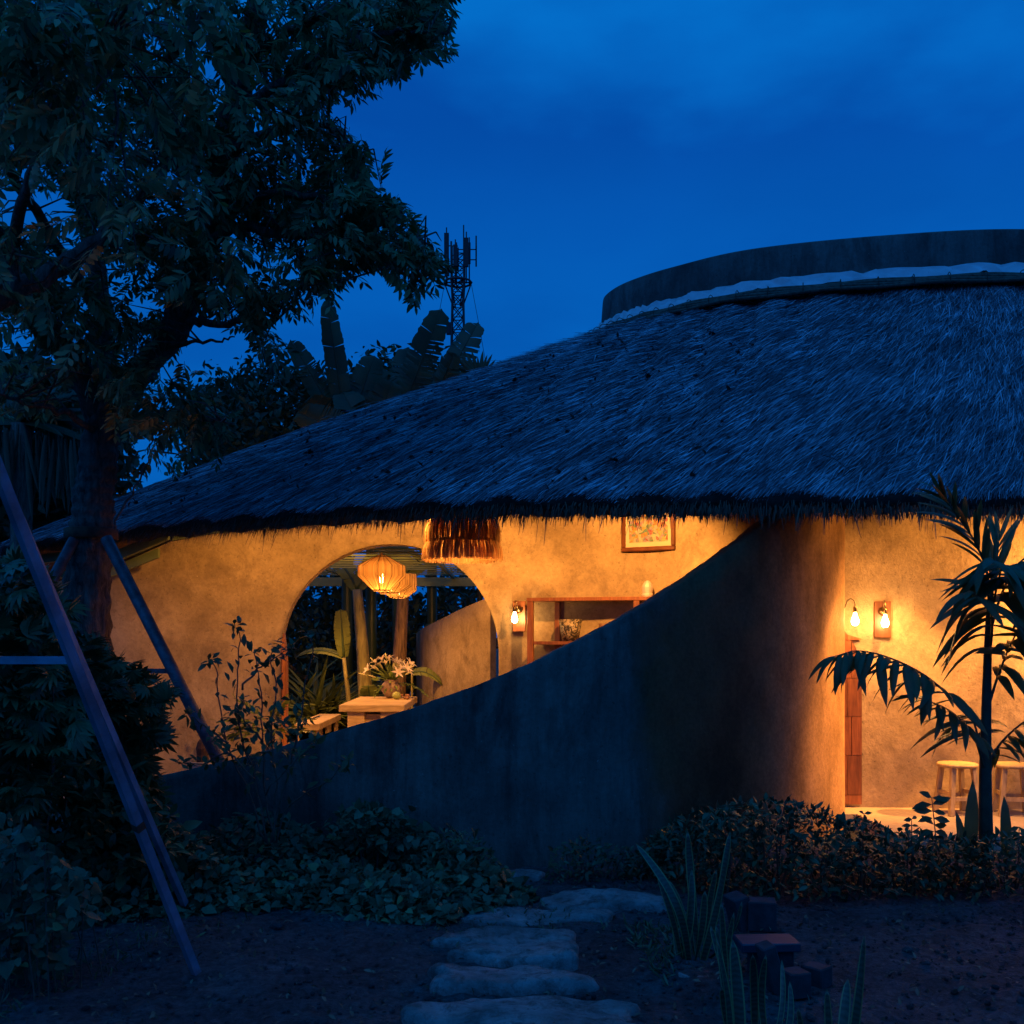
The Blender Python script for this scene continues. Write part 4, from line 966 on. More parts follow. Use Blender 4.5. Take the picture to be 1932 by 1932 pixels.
# ------------------------------------------------------------------ the big tree
tree = empty('tree', (P(165,1300,9.6).x, 9.6, GZ), label='big leafy tree with rough bark trunk left of the house, filling the top left', cat='tree')
mb = MB(); c_, r_ = limb([P(200,1560,9.6), P(182,1330,9.6), P(164,1200,9.6), P(167,1080,9.6), P(172,1005,9.58), P(176,940,9.56), P(185,880,9.55), P(196,800,9.5), P(250,715,9.4), P(318,640,9.3), P(352,560,9.2), P(400,400,9.0), P(430,250,8.8), P(470,90,8.6), P(500,-60,8.4)], .235, .09, seg=14, power=.9)
r_ = [a*(1+.05*math.sin(i*1.3)) for i, a in enumerate(r_)]
# lumpy bark
n_ = 48; vs = []; fs = []; up = Vector((0,0,1))
for i, p in enumerate(c_):
    for k_ in range(n_):
        a = 2*math.pi*k_/n_; rr = r_[i]*(1 + .05*math.sin(3*a+i*.4) + .035*math.sin(7*a-i*.3) + .03*math.sin(13*a+i*.8) + .028*random.uniform(-1,1)); vs.append(p + Vector((rr*math.cos(a), rr*math.sin(a), rr*.25*math.sin(a)*0)))
for i in range(len(c_)-1):
    for k_ in range(n_): k2 = (k_+1)%n_; fs.append((i*n_+k_, i*n_+k2, (i+1)*n_+k2, (i+1)*n_+k_))
mb.add(vs, fs, 0, True); mb.build('trunk', M_BARK, tree)
LIMBS = [
 ([P(196,800,9.5),P(150,700,9.3),P(80,600,8.8),P(20,480,8.2),P(-60,380,7.6)], .14, .05),
 ([P(185,850,9.5),P(200,720,9.7),P(190,560,9.9),P(160,400,9.8),P(150,200,9.6),P(120,0,9.4)], .13, .05),
 ([P(-60,585,7.2),P(40,545,7.4),P(130,490,7.7),P(210,430,8.0),P(270,360,8.3),P(330,300,8.5)], .085, .03),
 ([P(340,600,9.25),P(380,608,9.1),P(430,612,8.9),P(460,600,8.8),P(520,610,8.7)], .045, .012),
 ([P(290,665,9.35),P(360,648,9.1),P(410,645,8.9),P(445,632,8.8)], .022, .006),
 ([P(375,480,9.1),P(440,430,8.9),P(520,440,8.7),P(620,450,8.5),P(720,490,8.3),P(800,540,8.2)], .06, .010),
 ([P(390,430,9.0),P(480,370,8.7),P(580,370,8.5),P(700,410,8.4),P(800,460,8.4)], .055, .010),
 ([P(420,300,8.9),P(500,250,8.6),P(590,230,8.4),P(680,290,8.3)], .05, .012),
 ([P(440,220,8.8),P(540,150,8.5),P(640,90,8.3),P(740,60,8.2),P(840,60,8.2)], .05, .010),
 ([P(460,120,8.7),P(560,50,8.4),P(680,0,8.2),P(800,-40,8.1)], .045, .012),
 ([P(170,560,9.9),P(80,420,9.2),P(0,300,8.4),P(-80,220,7.8)], .06, .02),
 ([P(160,330,9.7),P(250,200,9.0),P(330,100,8.2),P(400,10,7.6)], .06, .02),
 ([P(20,480,8.2),P(60,330,7.4),P(120,180,6.8),P(200,60,6.4)], .05, .015),
 ([P(220,780,9.4),P(300,800,9.0),P(380,790,8.8),P(440,800,8.7)], .028, .007),
 ([P(190,820,9.5),P(120,780,9.0),P(40,760,8.6),P(-30,740,8.3)], .035, .01),
 ([P(213,1000,9.4),P(262,905,9.3),P(285,840,9.2),P(290,780,9.2)], .012, .004),
]
LP = []
for pts, r0, r1 in LIMBS:
    mb = MB(); c_, r_ = limb(pts, r0, r1, wig=.012); mb.tube(c_, r_, 8); mb.build('branch', M_BARK, tree); LP += [np.array(p) for p in c_]
LP = np.array(LP)
CROWN = [(-60,-60),(870,-60),(850,30),(842,85),(800,95),(770,135),(705,155),(668,145),(640,175),(615,180),(640,215),(690,255),(705,300),(690,330),(720,355),(765,365),(790,415),(842,455),(850,500),(835,520),(790,560),
         (760,535),(730,505),(690,478),(655,510),(640,540),(600,565),(565,590),(528,560),(510,560),(500,590),(535,640),(538,680),(500,680),(468,640),(430,600),(370,575),(345,620),(370,680),(415,705),(455,760),(470,790),(445,830),(415,860),(370,880),(330,905),(262,870),(240,800),(150,760),(120,790),(60,790),(-60,770)]
HOLES = [[(40,330),(120,350),(150,380),(120,400),(20,400),(0,350)],[(125,75),(150,90),(145,125),(120,120)],[(365,640),(500,700),(480,760),(400,740)]]
def crown_pts(n):
    x, y = sample_poly(CROWN, n*2); bad = np.zeros(len(x), bool)
    for h in HOLES: bad |= in_poly(x, y, h)
    keep = ~bad; return x[keep][:n], y[keep][:n]
cx_, cy2 = crown_pts(600)
near = np.clip(1 - cx_/520, 0, 1) * np.clip(1 - cy2/620, 0, 1)
CD = np.where(rng.random(len(cx_)) < near*.8, rng.uniform(5.6,8.2,len(cx_)), rng.uniform(8.0,9.9,len(cx_)))
CT = unproj(cx_, cy2, CD)
# extra tips strung along the outline so that it ends in separate drooping sprays
edge = []
for (x0,y0),(x1,y1) in zip(CROWN[1:34], CROWN[2:35]):
    L_ = math.hypot(x1-x0, y1-y0)
    for t in np.arange(0, 1, 22/ max(L_, 22)): edge.append((x0+(x1-x0)*t - rng.uniform(38,75), y0+(y1-y0)*t - rng.uniform(20,52)))
edge = np.array(edge); ET = unproj(edge[:,0], edge[:,1], rng.uniform(8.0,8.9,len(edge)))
# keep holes open
def outside(pos):
    px = pos[:,0]/pos[:,1]*F+966; py = HORIZON-(pos[:,2]-EYE)/pos[:,1]*F; ok = in_poly(px, py, CROWN)
    for h in HOLES: ok &= ~in_poly(px, py, h)
    return ok
# twigs
mbt = MB()
for p in np.vstack([CT, ET[outside(ET)]]):
    j = np.argmin(((LP-p)**2).sum(1) + np.where(LP[:,2] > p[2]+.3, .3, 0)); a = LP[j]
    m_ = (a+p)/2 + rng.normal(0,.05,3) + np.array([0,0,.05]); mbt.tube([a, m_, p], [.012,.008,.003], 3, cap=False)
mbt.build('twigs', M_BARK, tree, kind='stuff')
per = 9
pos = np.repeat(CT, per, axis=0) + rng.normal(0, .15, (len(CT)*per, 3)); cd = rdir(len(pos), -.25); cd[:,2] *= .6
zz = np.tile([0,0,1.], (len(pos),1)) + rng.normal(0,.35,(len(pos),3))
sc = rng.uniform(.19,.31,len(pos))
tipp = pos + cd/np.linalg.norm(cd,axis=1,keepdims=True)*(sc*.9)[:,None]; ok = outside(pos) & outside(tipp)
px_ = pos[:,0]/pos[:,1]*F+966; gap = np.sin(pos[:,0]*4.1+1)*np.sin(pos[:,2]*4.7+.5)+.7*np.sin(pos[:,0]*9.3+pos[:,2]*3)*np.sin(pos[:,2]*8.1-pos[:,0]*2); ok &= (gap < np.where(px_ > 600, .75, -.02))
place('crown', PIN, pos[ok], cd[ok], zz[ok], sc[ok], M_LEAF, tree, kind='stuff', label='mass of drooping feather shaped leaves')
per = 3; pe = np.repeat(ET, per, axis=0) + rng.normal(0,.05,(len(ET)*per,3)); de = rng.normal(0,.4,(len(pe),3)) + np.array([.55,0,-.25])
dn_ = de/np.linalg.norm(de,axis=1,keepdims=True); kk = outside(pe) & outside(pe + dn_*.24); pe = pe[kk]; de = de[kk]
idx = rng.permutation(len(pe)); a = idx[:270]; b_ = idx[270:]
place_objs('leaf_spray', PIN, pe[a], de[a], np.tile([0,0,1.],(len(a),1))+rng.normal(0,.25,(len(a),3)), rng.uniform(.20,.31,len(a)), M_LEAF, tree)
if len(b_): place('crown', PIN, pe[b_], de[b_], np.tile([0,0,1.],(len(b_),1)), rng.uniform(.20,.31,len(b_)), M_LEAF, tree, kind='stuff')

# ------------------------------------------------------------------ steel braces
def brace_pole(name, a, b_, rad, mat, parent, n=10, tw=0.0):
    mb = MB(); mb.tube([a, a.lerp(b_,.5), b_], rad, n, smooth=n>4, twist=tw); return mb.build(name, mat, parent)
br = empty('tree_brace', (P(170,1010,9.6).x, 9.6, GZ), label='round steel props clamped to the big tree trunk with a rusty collar', cat='tree brace')
t0 = P(200,1015,9.36)
foot = P(445,1500,9.0); foot = t0 + (foot-t0)*((t0.z-GZ)/(t0.z-foot.z))
brace_pole('leg', t0, foot, .055, M_POLE, br)
t1 = P(140,1018,9.4); f1 = P(20,1240,8.9); f1 = t1 + (f1-t1)*((t1.z-GZ)/(t1.z-f1.z)); brace_pole('leg', t1, f1, .05, M_POLE, br)
cp = t0.lerp(foot, (1268-1015)/(1500-1015)*1.0)
tt_ = [t for t in np.linspace(0,1,200) if abs((lambda v: HORIZON-(v.z-EYE)*F/v.y)(t0.lerp(foot,t))-1268) < 3]; cp = t0.lerp(foot, tt_[0] if tt_ else .5)
brace_pole('crossbar', cp, Vector((f1.x*.6+t1.x*.4, 9.2, cp.z)), .03, M_POLE, br, 4, math.pi/4)
mb = MB(); cc = P(172,1008,9.58)
mb.lathe([(.232,-.05),(.240,-.045),(.240,.045),(.232,.05)], c=cc, n=24); mb.build('clamp_collar', M_RUST, br)
# near frame whose legs come down from the upper left towards the path
nf = empty('steel_frame', P(375,1838,5.2), label='leaning square steel tube legs with a crossbar in the left foreground', cat='frame')
A = Vector((-1.59,5.2,GZ-.03)); B = Vector((-1.775,3.9,1.74)); A = P(376,1850,5.2); B = P(92,1130,3.95); top = A + (B-A)*1.75
sq = .0225
brace_pole('leg', A, top, sq*1.18, M_METAL, nf, 4, .35)
A2 = P(348,1705,6.3); B2 = P(130,1200,4.75); brace_pole('leg', A2, A2+(B2-A2)*1.9, sq*1.15, M_METAL, nf, 4, .5)['label'] = 'rusty rear leg'
mid = A.lerp(top, .0)
for t in np.linspace(0,1,400):
    v = A.lerp(top, t)
    if HORIZON-(v.z-EYE)*F/v.y < 1248: mid = v; break
brace_pole('crossbar', mid + Vector((-.0,.03,0)), mid + Vector((-1.35,.03,.0)), .022, M_METAL, nf, 4, math.pi/4)
# the second pair of legs and the top rail stand to the left, out of the picture
off = Vector((-1.35, 0, 0)); topr = A2+(B2-A2)*1.9
brace_pole('leg', A+off, top+off, sq*1.18, M_METAL, nf, 4, .35); brace_pole('leg', A2+off, topr+off, sq*1.15, M_METAL, nf, 4, .5)
brace_pole('top_rail', top+Vector((.05,0,0)), top+off+Vector((-.05,0,0)), .03, M_METAL, nf, 4, math.pi/4); brace_pole('top_rail', topr+Vector((.05,0,0)), topr+off+Vector((-.05,0,0)), .03, M_METAL, nf, 4, math.pi/4)
brace_pole('top_rail', top, topr, .025, M_METAL, nf, 4, math.pi/4); brace_pole('top_rail', top+off, topr+off, .025, M_METAL, nf, 4, math.pi/4)
mb = MB(); mb.box((A.x-.06,A.y-.06,A.z-.01),(A.x+.09,A.y+.06,A.z+.006)); mb.build('foot_plate', M_RUST, nf)
jn = A.lerp(top, .27); mb = MB(); mb.tube([jn-(B-A).normalized()*.02, jn+(B-A).normalized()*.02], sq*1.35, 4, twist=.35, smooth=False); mb.build('weld_joint', M_RUST, nf)

# ------------------------------------------------------------------ shrubs on the left
def shrub(name, poly, D0, D1, n, tmpls, s0, s1, mat, label, cat='shrub', up=.3, droop=0.0, stems=14, group=None, kind=None, base=None, out_=1.2):
    """a bush filling a volume: leaves through its depth, stems rising from its foot"""
    x, y = sample_poly(poly, n); D = rng.uniform(D0, D1, n); pos = unproj(x, y, D); pos = pos[pos[:,2] > GZ+.02]; n = len(pos)
    c = pos.mean(0); bx = Vector((c[0], c[1], GZ)) if base is None else base
    t = empty(name, bx, label=label, cat=cat, group=group)
    d = (pos-c)*np.array([1,1,.6]); d /= np.linalg.norm(d,axis=1,keepdims=True)+1e-6; yd = d*out_*.5 + rdir(n, up)*1.0; yd[:,2] -= droop
    yd[:,1] -= .25
    zz = np.tile([0,-.25,1.],(n,1)) + rng.normal(0,.4,(n,3))
    place('foliage', tmpls, pos, yd, zz, rng.uniform(s0,s1,n), mat, t, kind='stuff')
    if stems:
        mb = MB(); q_ = pos[rng.integers(0,n,stems)]
        for p in q_:
            b0 = Vector((bx.x*.5+p[0]*.5, bx.y*.5+p[1]*.5, GZ-.02)); mb.tube([b0, b0.lerp(Vector(p),.5)+Vector(rng.normal(0,.03,3)), Vector(p)], [.010,.007,.003], 4, cap=False)
        mb.build('stems', M_STEM, t, kind='stuff')
    return t
shrub('shrub', [(-60,1075),(30,1062),(85,1100),(130,1160),(120,1230),(150,1300),(140,1420),(60,1560),(-60,1600)], 5.8,7.4, 1100, LOBE, .10,.20, M_LEAFL, 'dark shrub of hand shaped leaves at the left edge behind the leaning steel legs', droop=.25)
shrub('shrub', [(140,1195),(200,1235),(250,1255),(300,1300),(330,1315),(290,1345),(310,1395),(262,1405),(285,1440),(300,1520),(260,1600),(150,1600),(120,1400)], 6.8,7.8, 850, LOBE, .10,.20, M_LEAFL, 'shrub with pointed hand shaped leaves reaching over the lamplit wall right of the steel leg', droop=.15)
shrub('shrub', [(0,1420),(140,1400),(280,1480),(340,1560),(330,1640),(200,1680),(-60,1690),(-60,1450)], 6.2,7.4, 1500, [LEAF,LEAFN], .09,.16, M_LEAFL, 'low dark broad leaved bush between the steel legs and the wall foot', droop=.2)
# monstera like leaf cluster
ms = empty('monstera', P(250,1480,7.6), label='split leaf plant low against the lamplit wall beside the steel leg', cat='plant'); ms.location.z = GZ
for (px, py, dx, dz) in [(232,1400,.3,.5),(262,1432,.5,.1),(240,1455,.1,.2),(280,1500,.6,-.1)]:
    V, T = lobed_t(9, 3.4, .13); p = P(px,py,7.5); mesh_np('leaf', xf(V, p, (dx,-.3,dz), (-.2,-.8,.5), .22), T, M_LEAFL, ms)
    mb = MB(); mb.tube([ms.location, ms.location.lerp(p,.6)+Vector((0,0,.05)), p], .006, 5); mb.build('stem', M_STEM, ms)
# ground cover of heart shaped leaves
def cover(name, poly, D_of, n, tm, s0, s1, mat, h0, label, cat=None, seed=0):
    x, y = sample_poly(poly, n); pos = []
    for a, b_ in zip(x, y):
        D = 1.72*F/(b_-HORIZON) if False else None
    return
gcx, gcy = [], []
def mound(x, y):           # height of the mat of leaves
    edge_ = np.clip((y-6.15-.15*np.sin(x*3))/.35,0,1)
    return edge_*(.20+.10*np.sin(x*2.3+1)*np.sin(y*2.1)+.07*np.sin(x*6+y*5)) * np.clip((-.05+0.25*np.sin(y*4) - x)/.5,0,1) + edge_*np.clip((y-6.9)/.5,0,1)*.08*(x<-.3)
n = 12500; gx_ = rng.uniform(-4.2, .15, n); gy_ = rng.uniform(6.0, 7.75, n); mh = mound(gx_, gy_); ok = (mh > .03) & (gy_ < np.interp(gx_, SWC[:,0], SWC[:,1])-.05)
gx_, gy_, mh = gx_[ok], gy_[ok], mh[ok]; gzv = GZ + mh*rng.uniform(.35,1.25,len(mh))
pos = np.stack([gx_,gy_,gzv],1); yd = rdir(len(pos), -.25); zz = np.stack([rng.normal(0,.35,len(pos)), rng.normal(-.45,.35,len(pos)), np.ones(len(pos))],1)
place('ground_cover', [HEART], pos, yd, zz, rng.uniform(.032,.08,len(pos)), M_COVER, kind='stuff', label='mat of heart shaped leaves in front of the curved wall', cat='ground cover')
# nearer cluster of round leaves at the lower left
n = 900; x, y = sample_poly([(-60,1520),(60,1560),(130,1640),(190,1660),(180,1740),(120,1760),(130,1820),(60,1850),(-60,1800)], n); D = rng.uniform(4.7,5.5,n); pos = unproj(x,y,D); pos[:,2] = np.maximum(pos[:,2], GZ+.03)
nc = empty('broad_leaf_plant', (pos[:,0].mean(), 5.1, GZ), label='clump of broad round leaves in the near left corner', cat='plant')
yd = rdir(n,-.2); zz = np.stack([rng.normal(0,.35,n), rng.normal(-.6,.3,n), np.ones(n)],1); big = rng.permutation(n)[:250]; small = np.setdiff1d(np.arange(n), big)
place_objs('leaf', [HEART], pos[big], yd[big], zz[big], rng.uniform(.055,.10,len(big)), M_COVER, nc)
place('small_leaves', [HEART], pos[small], yd[small], zz[small], rng.uniform(.03,.06,len(small)), M_COVER, nc, kind='stuff')
mb = MB()
for i in range(40): p = Vector(pos[i]); b0 = Vector((p.x+random.uniform(-.1,.1), p.y, GZ)); mb.tube([b0, b0.lerp(p,.5), p], .004, 4, cap=False)
mb.build('stems', M_STEM, nc, kind='stuff')

# tall thin shrub against the lit wall
ts = empty('slender_shrub', P(490,1560,7.0), label='tall slender shrub with bare stems and small leaf tufts in front of the lit wall', cat='shrub'); ts.location.z = GZ
STM = [[(500,1590),(470,1500),(425,1400),(410,1290),(398,1240)],[(505,1590),(480,1470),(455,1380),(448,1300),(450,1235),(452,1185)],[(515,1590),(500,1480),(495,1380),(490,1290),(480,1230)],[(515,1590),(520,1480),(512,1400),(520,1310),(512,1240),(520,1220)],
       [(510,1590),(535,1490),(560,1400),(575,1290),(590,1230),(585,1190)],[(455,1300),(480,1270),(510,1245),(545,1225)],[(480,1470),(430,1420),(390,1440),(350,1440)],[(500,1500),(550,1440),(600,1400)],[(520,1590),(545,1520),(610,1480),(650,1440)],[(495,1400),(470,1370),(455,1345)],[(430,1400),(385,1370),(352,1345)]]
ends = []
for s_ in STM:
    D = rng.uniform(6.8,7.1); c_, r_ = limb([P(a,b_,D) for a,b_ in s_], .008, .0035, wig=.006, seg=4); mb = MB(); mb.tube(c_, r_, 5); mb.build('stem', M_STEM, ts)
    c3 = c_[len(c_)//3:]; ends += [(p, 1) for p in c3[::2]] + [(c_[-1], 4)]*2
pos = []; yd = []
for p, k_ in ends:
    for _ in range(k_ if k_ > 1 else 3): pos.append(np.array(p)+rng.normal(0,.02,3)); v = rdir(1,.15)[0]; yd.append(v)
x, y = sample_poly([(430,1330),(560,1310),(600,1370),(590,1430),(520,1460),(400,1450),(390,1400)], 190); pp = unproj(x,y,rng.uniform(6.7,7.2,190))
pos = np.vstack([np.array(pos), pp]); yd = np.vstack([np.array(yd), rdir(190,.1)]); nl = len(pos); sel = rng.permutation(nl)
place_objs('leaf', [LEAF], pos[sel[:280]], yd[sel[:280]], np.tile([0,-.3,1.],(280,1))+rng.normal(0,.4,(280,3)), rng.uniform(.055,.10,280), M_LEAFL, ts)
rest = sel[280:]
if len(rest): place('leaves', [LEAF], pos[rest], yd[rest], np.tile([0,-.3,1.],(len(rest),1)), rng.uniform(.05,.08,len(rest)), M_LEAFL, ts, kind='stuff')

# ------------------------------------------------------------------ hedge on the right: separate bushes
HB = [  # x0,x1, top left, top right, D
 (1185,1270,1630,1560,7.2,7.4),(1255,1350,1560,1527,6.8,7.5),(1340,1430,1527,1520,6.6,7.5),(1420,1510,1518,1518,6.6,7.5),(1500,1590,1520,1548,6.5,7.5),(1580,1680,1548,1568,6.5,7.4),(1670,1770,1572,1585,6.6,7.3),(1760,1850,1590,1585,6.7,7.3),(1840,1960,1582,1590,6.6,7.3)]
LB = ['leftmost hedge bush, lowest, against the dark curved wall','second hedge bush from the left, behind the snake plant','third hedge bush from the left, dense and dark','hedge bush below the right side of the curved wall','hedge bush at the right foot of the curved wall','hedge bush in front of the plank door','hedge bush below the lamplit floor left of the palm','hedge bush round the foot of the palm trunk','rightmost hedge bush at the edge of the picture']
for (x0,x1,ya,yb,D0,D1), lb in zip(HB, LB):
    poly = [(x0-12,ya+8),((x0*2+x1)/3,(2*ya+yb)/3-8),((x0+2*x1)/3,(ya+2*yb)/3-6),(x1+12,yb+8),(x1+14,1690),(x1-8,1728),(x0+8,1728),(x0-14,1690)]
    shrub('hedge_bush', poly, D0, D1, 950, [LEAF, LEAF, LEAFN], .045, .085, M_HEDGE, lb, cat='bush', up=.5, stems=14, group='bushes of the low hedge in front of the house')
# loose shoots on top of the hedge
def sapling(px, py0, py1, D, label, lean=0.0, sc_l=.09, pairs=6):
    sq_ = random.random()*3
    b0 = P(px, py0, D); b0.z = GZ; t = empty('sapling', b0, label=label, cat='plant'); p1 = P(px+lean, py1, D)
    mb = MB(); c_ = [b0, b0.lerp(p1,.5)+Vector((.01,0,0)), p1]; mb.tube(c_, [.006,.005,.003], 5); mb.build('stem', M_STEM, t)
    pos = []; yd = []
    for i in range(pairs):
        f_ = .55+.45*i/(pairs-1); p = b0.lerp(p1, f_)
        for s in (-1,1): pos.append(np.array(p)); yd.append(np.array([s*rng.uniform(.5,1.1)+rng.normal(0,.25),rng.normal(0,.5),rng.normal(-.15,.35)]))
    place_objs('leaf', [LEAF], np.array(pos), np.array(yd), np.tile([0,-1.,.5],(len(pos),1))+rng.normal(0,.3,(len(pos),3)), rng.uniform(.7,1.15,len(pos))*sc_l, M_LEAFL, t)
sapling(1770, 1700, 1505, 7.0, 'leafy sapling rising above the hedge in front of the lit floor', lean=-12, sc_l=.13, pairs=7)
sapling(1716, 1700, 1545, 6.9, 'small shoot above the hedge left of the sapling', lean=4, sc_l=.07)
sapling(1915, 1700, 1560, 6.9, 'small shoot above the hedge at the right edge', lean=8, sc_l=.10)
sapling(1620, 1700, 1535, 7.0, 'small shoot above the hedge beneath the door', lean=10, sc_l=.06)
# small dark plants at the foot of the wall left of the hedge
shrub('bush', [(1045,1600),(1110,1580),(1190,1600),(1210,1680),(1030,1672)], 7.0,7.35, 500, [LEAF], .035,.07, M_HEDGE, 'small dark bush at the foot of the wall left of the hedge', cat='bush')
shrub('bush', [(850,1560),(900,1580),(935,1625),(945,1668),(880,1690),(800,1690),(790,1600)], 6.8,7.35, 600, [LEAF,LEAFN], .04,.08, M_COVER, 'low bush at the right end of the ground cover beside the path', cat='bush')
shrub('bush', [(640,1530),(700,1520),(770,1545),(800,1600),(640,1610)], 7.0,7.5, 400, [HEART,LEAF], .05,.09, M_COVER, 'leafy mound against the middle of the dark curved wall', cat='bush')

# ------------------------------------------------------------------ young palm
palm = empty('palm', P(1860,1640,7.2), label='young palm with dark arching fronds in front of the stools', cat='palm tree'); palm.location.z = GZ
mb = MB(); c_, r_ = limb([(P(1860,1700,7.2).x,7.2,GZ), P(1860,1580,7.2), P(1859,1480,7.2), P(1860,1390,7.2), P(1862,1290,7.2), P(1865,1190,7.2), P(1868,1120,7.2)], .055, .018, seg=5)
mb.tube(c_, r_, 12); mb.build('trunk', M_PSTEM, palm)
BL = []
for w_, dr in ((.06,.10),(.085,.35),(.095,.75)):
    n_ = 7; V = []; T = []
    for i in range(n_):
        t = i/(n_-1); w = w_*math.sin(math.pi*min(1,(t*.93+.07)))**.7; y = t*(1-.25*dr*t); z = -dr*t*t
        V += [(-w,y,z-.25*w),(0,y,z+.25*w),(w,y,z-.25*w)]
    for i in range(n_-1):
        a = 3*i; T += [(a,a+1,a+4),(a,a+4,a+3),(a+1,a+2,a+5),(a+1,a+5,a+4)]
    BL.append((np.array(V), np.array(T)))
def frond(path, n, L_, tms, spread=.8, down=.3, t0=.25, wide=1.0, rad=.011, side=(-1,1), fwd=.7):
    c_, r_ = limb(path, rad, .003, seg=8); mb = MB(); mb.tube(c_, r_, 6); fr = mb.build('frond', M_PSTEM, palm)
    N = len(c_); pos = []; yd = []; sc = []
    for i in range(n):
        t = t0 + (1-t0)*i/(n-1); f_ = t*(N-1); j = min(int(f_), N-2); p = c_[j].lerp(c_[j+1], f_-j); d = (c_[j+1]-c_[j]).normalized()
        sd_ = d.cross(Vector((0,0,1))); sd_ = sd_.normalized() if sd_.length > .05 else Vector((1,0,0))
        for s in side:
            v = d*fwd + sd_*s*spread + Vector((0,0,-down)) + Vector(rng.normal(0,.10,3)); 
            if i == n-1: v = d + sd_*s*.18
            pos.append(np.array(p)); yd.append(np.array(v)); sc.append(L_*(.55+.45*math.sin(math.pi*min(1,.15+t*.75)))*rng.uniform(.85,1.1))
    place_objs('leaflet', [BL[k_] for k_ in tms], np.array(pos), np.array(yd), np.tile([0,-.15,1.],(len(pos),1))+rng.normal(0,.25,(len(pos),3)), np.array(sc), M_PALM, fr)
frond([P(1857,1375,7.18),P(1805,1325,7.0),P(1745,1275,6.85),P(1680,1242,6.75),P(1620,1228,6.7),P(1575,1238,6.65)], 17, .34, (2,1,2), down=.35, t0=.22, spread=.85)
frond([P(1857,1450,7.18),P(1835,1385,7.1),P(1790,1340,7.0),P(1730,1315,6.95)], 11, .26, (2,1), down=.45, t0=.3)
frond([P(1856,1440,7.18),P(1836,1360,7.3),P(1815,1350,7.5)], 5, .42, (2,1), down=.25, t0=.3, side=(-1,1), spread=1.0)
frond([P(1866,1150,7.2),P(1862,1080,7.15),P(1838,1020,7.1),P(1800,965,7.05),P(1775,930,7.0)], 12, .34, (0,1), down=.05, t0=.3, spread=.45, fwd=1.0)
frond([P(1866,1180,7.2),P(1880,1110,7.1),P(1888,1070,6.95),P(1870,1055,6.7)], 13, .50, (1,2,1), down=.35, t0=.2, spread=1.0)
frond([P(1866,1200,7.2),P(1890,1120,7.2),P(1925,1060,7.1),P(1965,1040,7.0)], 13, .48, (1,2), down=.40, t0=.2, spread=.9)
frond([P(1864,1260,7.2),P(1872,1180,7.1),P(1862,1140,6.9),P(1835,1120,6.7)], 10, .46, (1,2), down=.5, t0=.15, spread=.95)
frond([P(1864,1335,7.2),P(1885,1270,7.2),P(1915,1200,7.15),P(1975,1110,7.0)], 10, .40, (1,2), down=.35, t0=.3)
frond([P(1862,1445,7.2),P(1890,1400,7.2),P(1935,1360,7.1),P(1990,1330,7.0)], 10, .28, (2,1), down=.55, t0=.15)
frond([P(1866,1130,7.2),P(1880,1060,7.25),P(1885,1020,7.3)], 6, .40, (0,), down=-.1, t0=.2, spread=.35, fwd=1.2)
mb = MB(); mb.tube([P(1867,1160,7.2),P(1872,1100,7.2),P(1876,1040,7.2),P(1880,985,7.2)], [.018,.014,.010,.002], 6); mb.build('spear_leaf', M_PALM, palm)
# strap leaves by the palm foot
sp = empty('strap_plant', P(1810,1640,7.0), label='broad upright strap leaf plant at the foot of the palm', cat='plant'); sp.location.z = GZ
for tx_, ty_, L_ in [(1848,1470,.6),(1812,1530,.3),(1905,1500,.3)]:
    p0 = P(1828 if tx_<1880 else 1900,1640,7.0); V, T = BL[0]; v = P(tx_,ty_,6.95)-p0; mesh_np('leaf', xf(V*np.array([1.6,1,1]), p0, v, (0.3,-1,.2), v.length), T, M_PALM, sp)

# ------------------------------------------------------------------ snake plants
mS, n, b, o = mat_new('snake_plant_leaf')
at = n.nodes.new('ShaderNodeAttribute'); at.attribute_name = 'edge'; rr = n.nodes.new('ShaderNodeValToRGB'); rr.color_ramp.elements[0].position=.70; rr.color_ramp.elements[1].position=.78
rr.color_ramp.elements[0].color=(0,0,0,1); rr.color_ramp.elements[1].color=(1,1,1,1); n.links.new(at.outputs['Fac'], rr.inputs[0])
tcn = n.nodes.new('ShaderNodeTexCoord'); wv = n.nodes.new('ShaderNodeTexWave'); wv.bands_direction='Z'; wv.inputs['Scale'].default_value=14; wv.inputs['Distortion'].default_value=7; wv.inputs['Detail'].default_value=3; n.links.new(tcn.outputs['Object'], wv.inputs[0])
r2 = n.nodes.new('ShaderNodeValToRGB'); r2.color_ramp.elements[0].color=(.022,.04,.024,1); r2.color_ramp.elements[1].color=(.05,.075,.05,1); n.links.new(wv.outputs[0], r2.inputs[0])
n.links.new(mix(n, r2.outputs[0], (.26,.22,.08), rr.outputs[0]), b.inputs[0]); b.inputs['Roughness'].default_value=.35
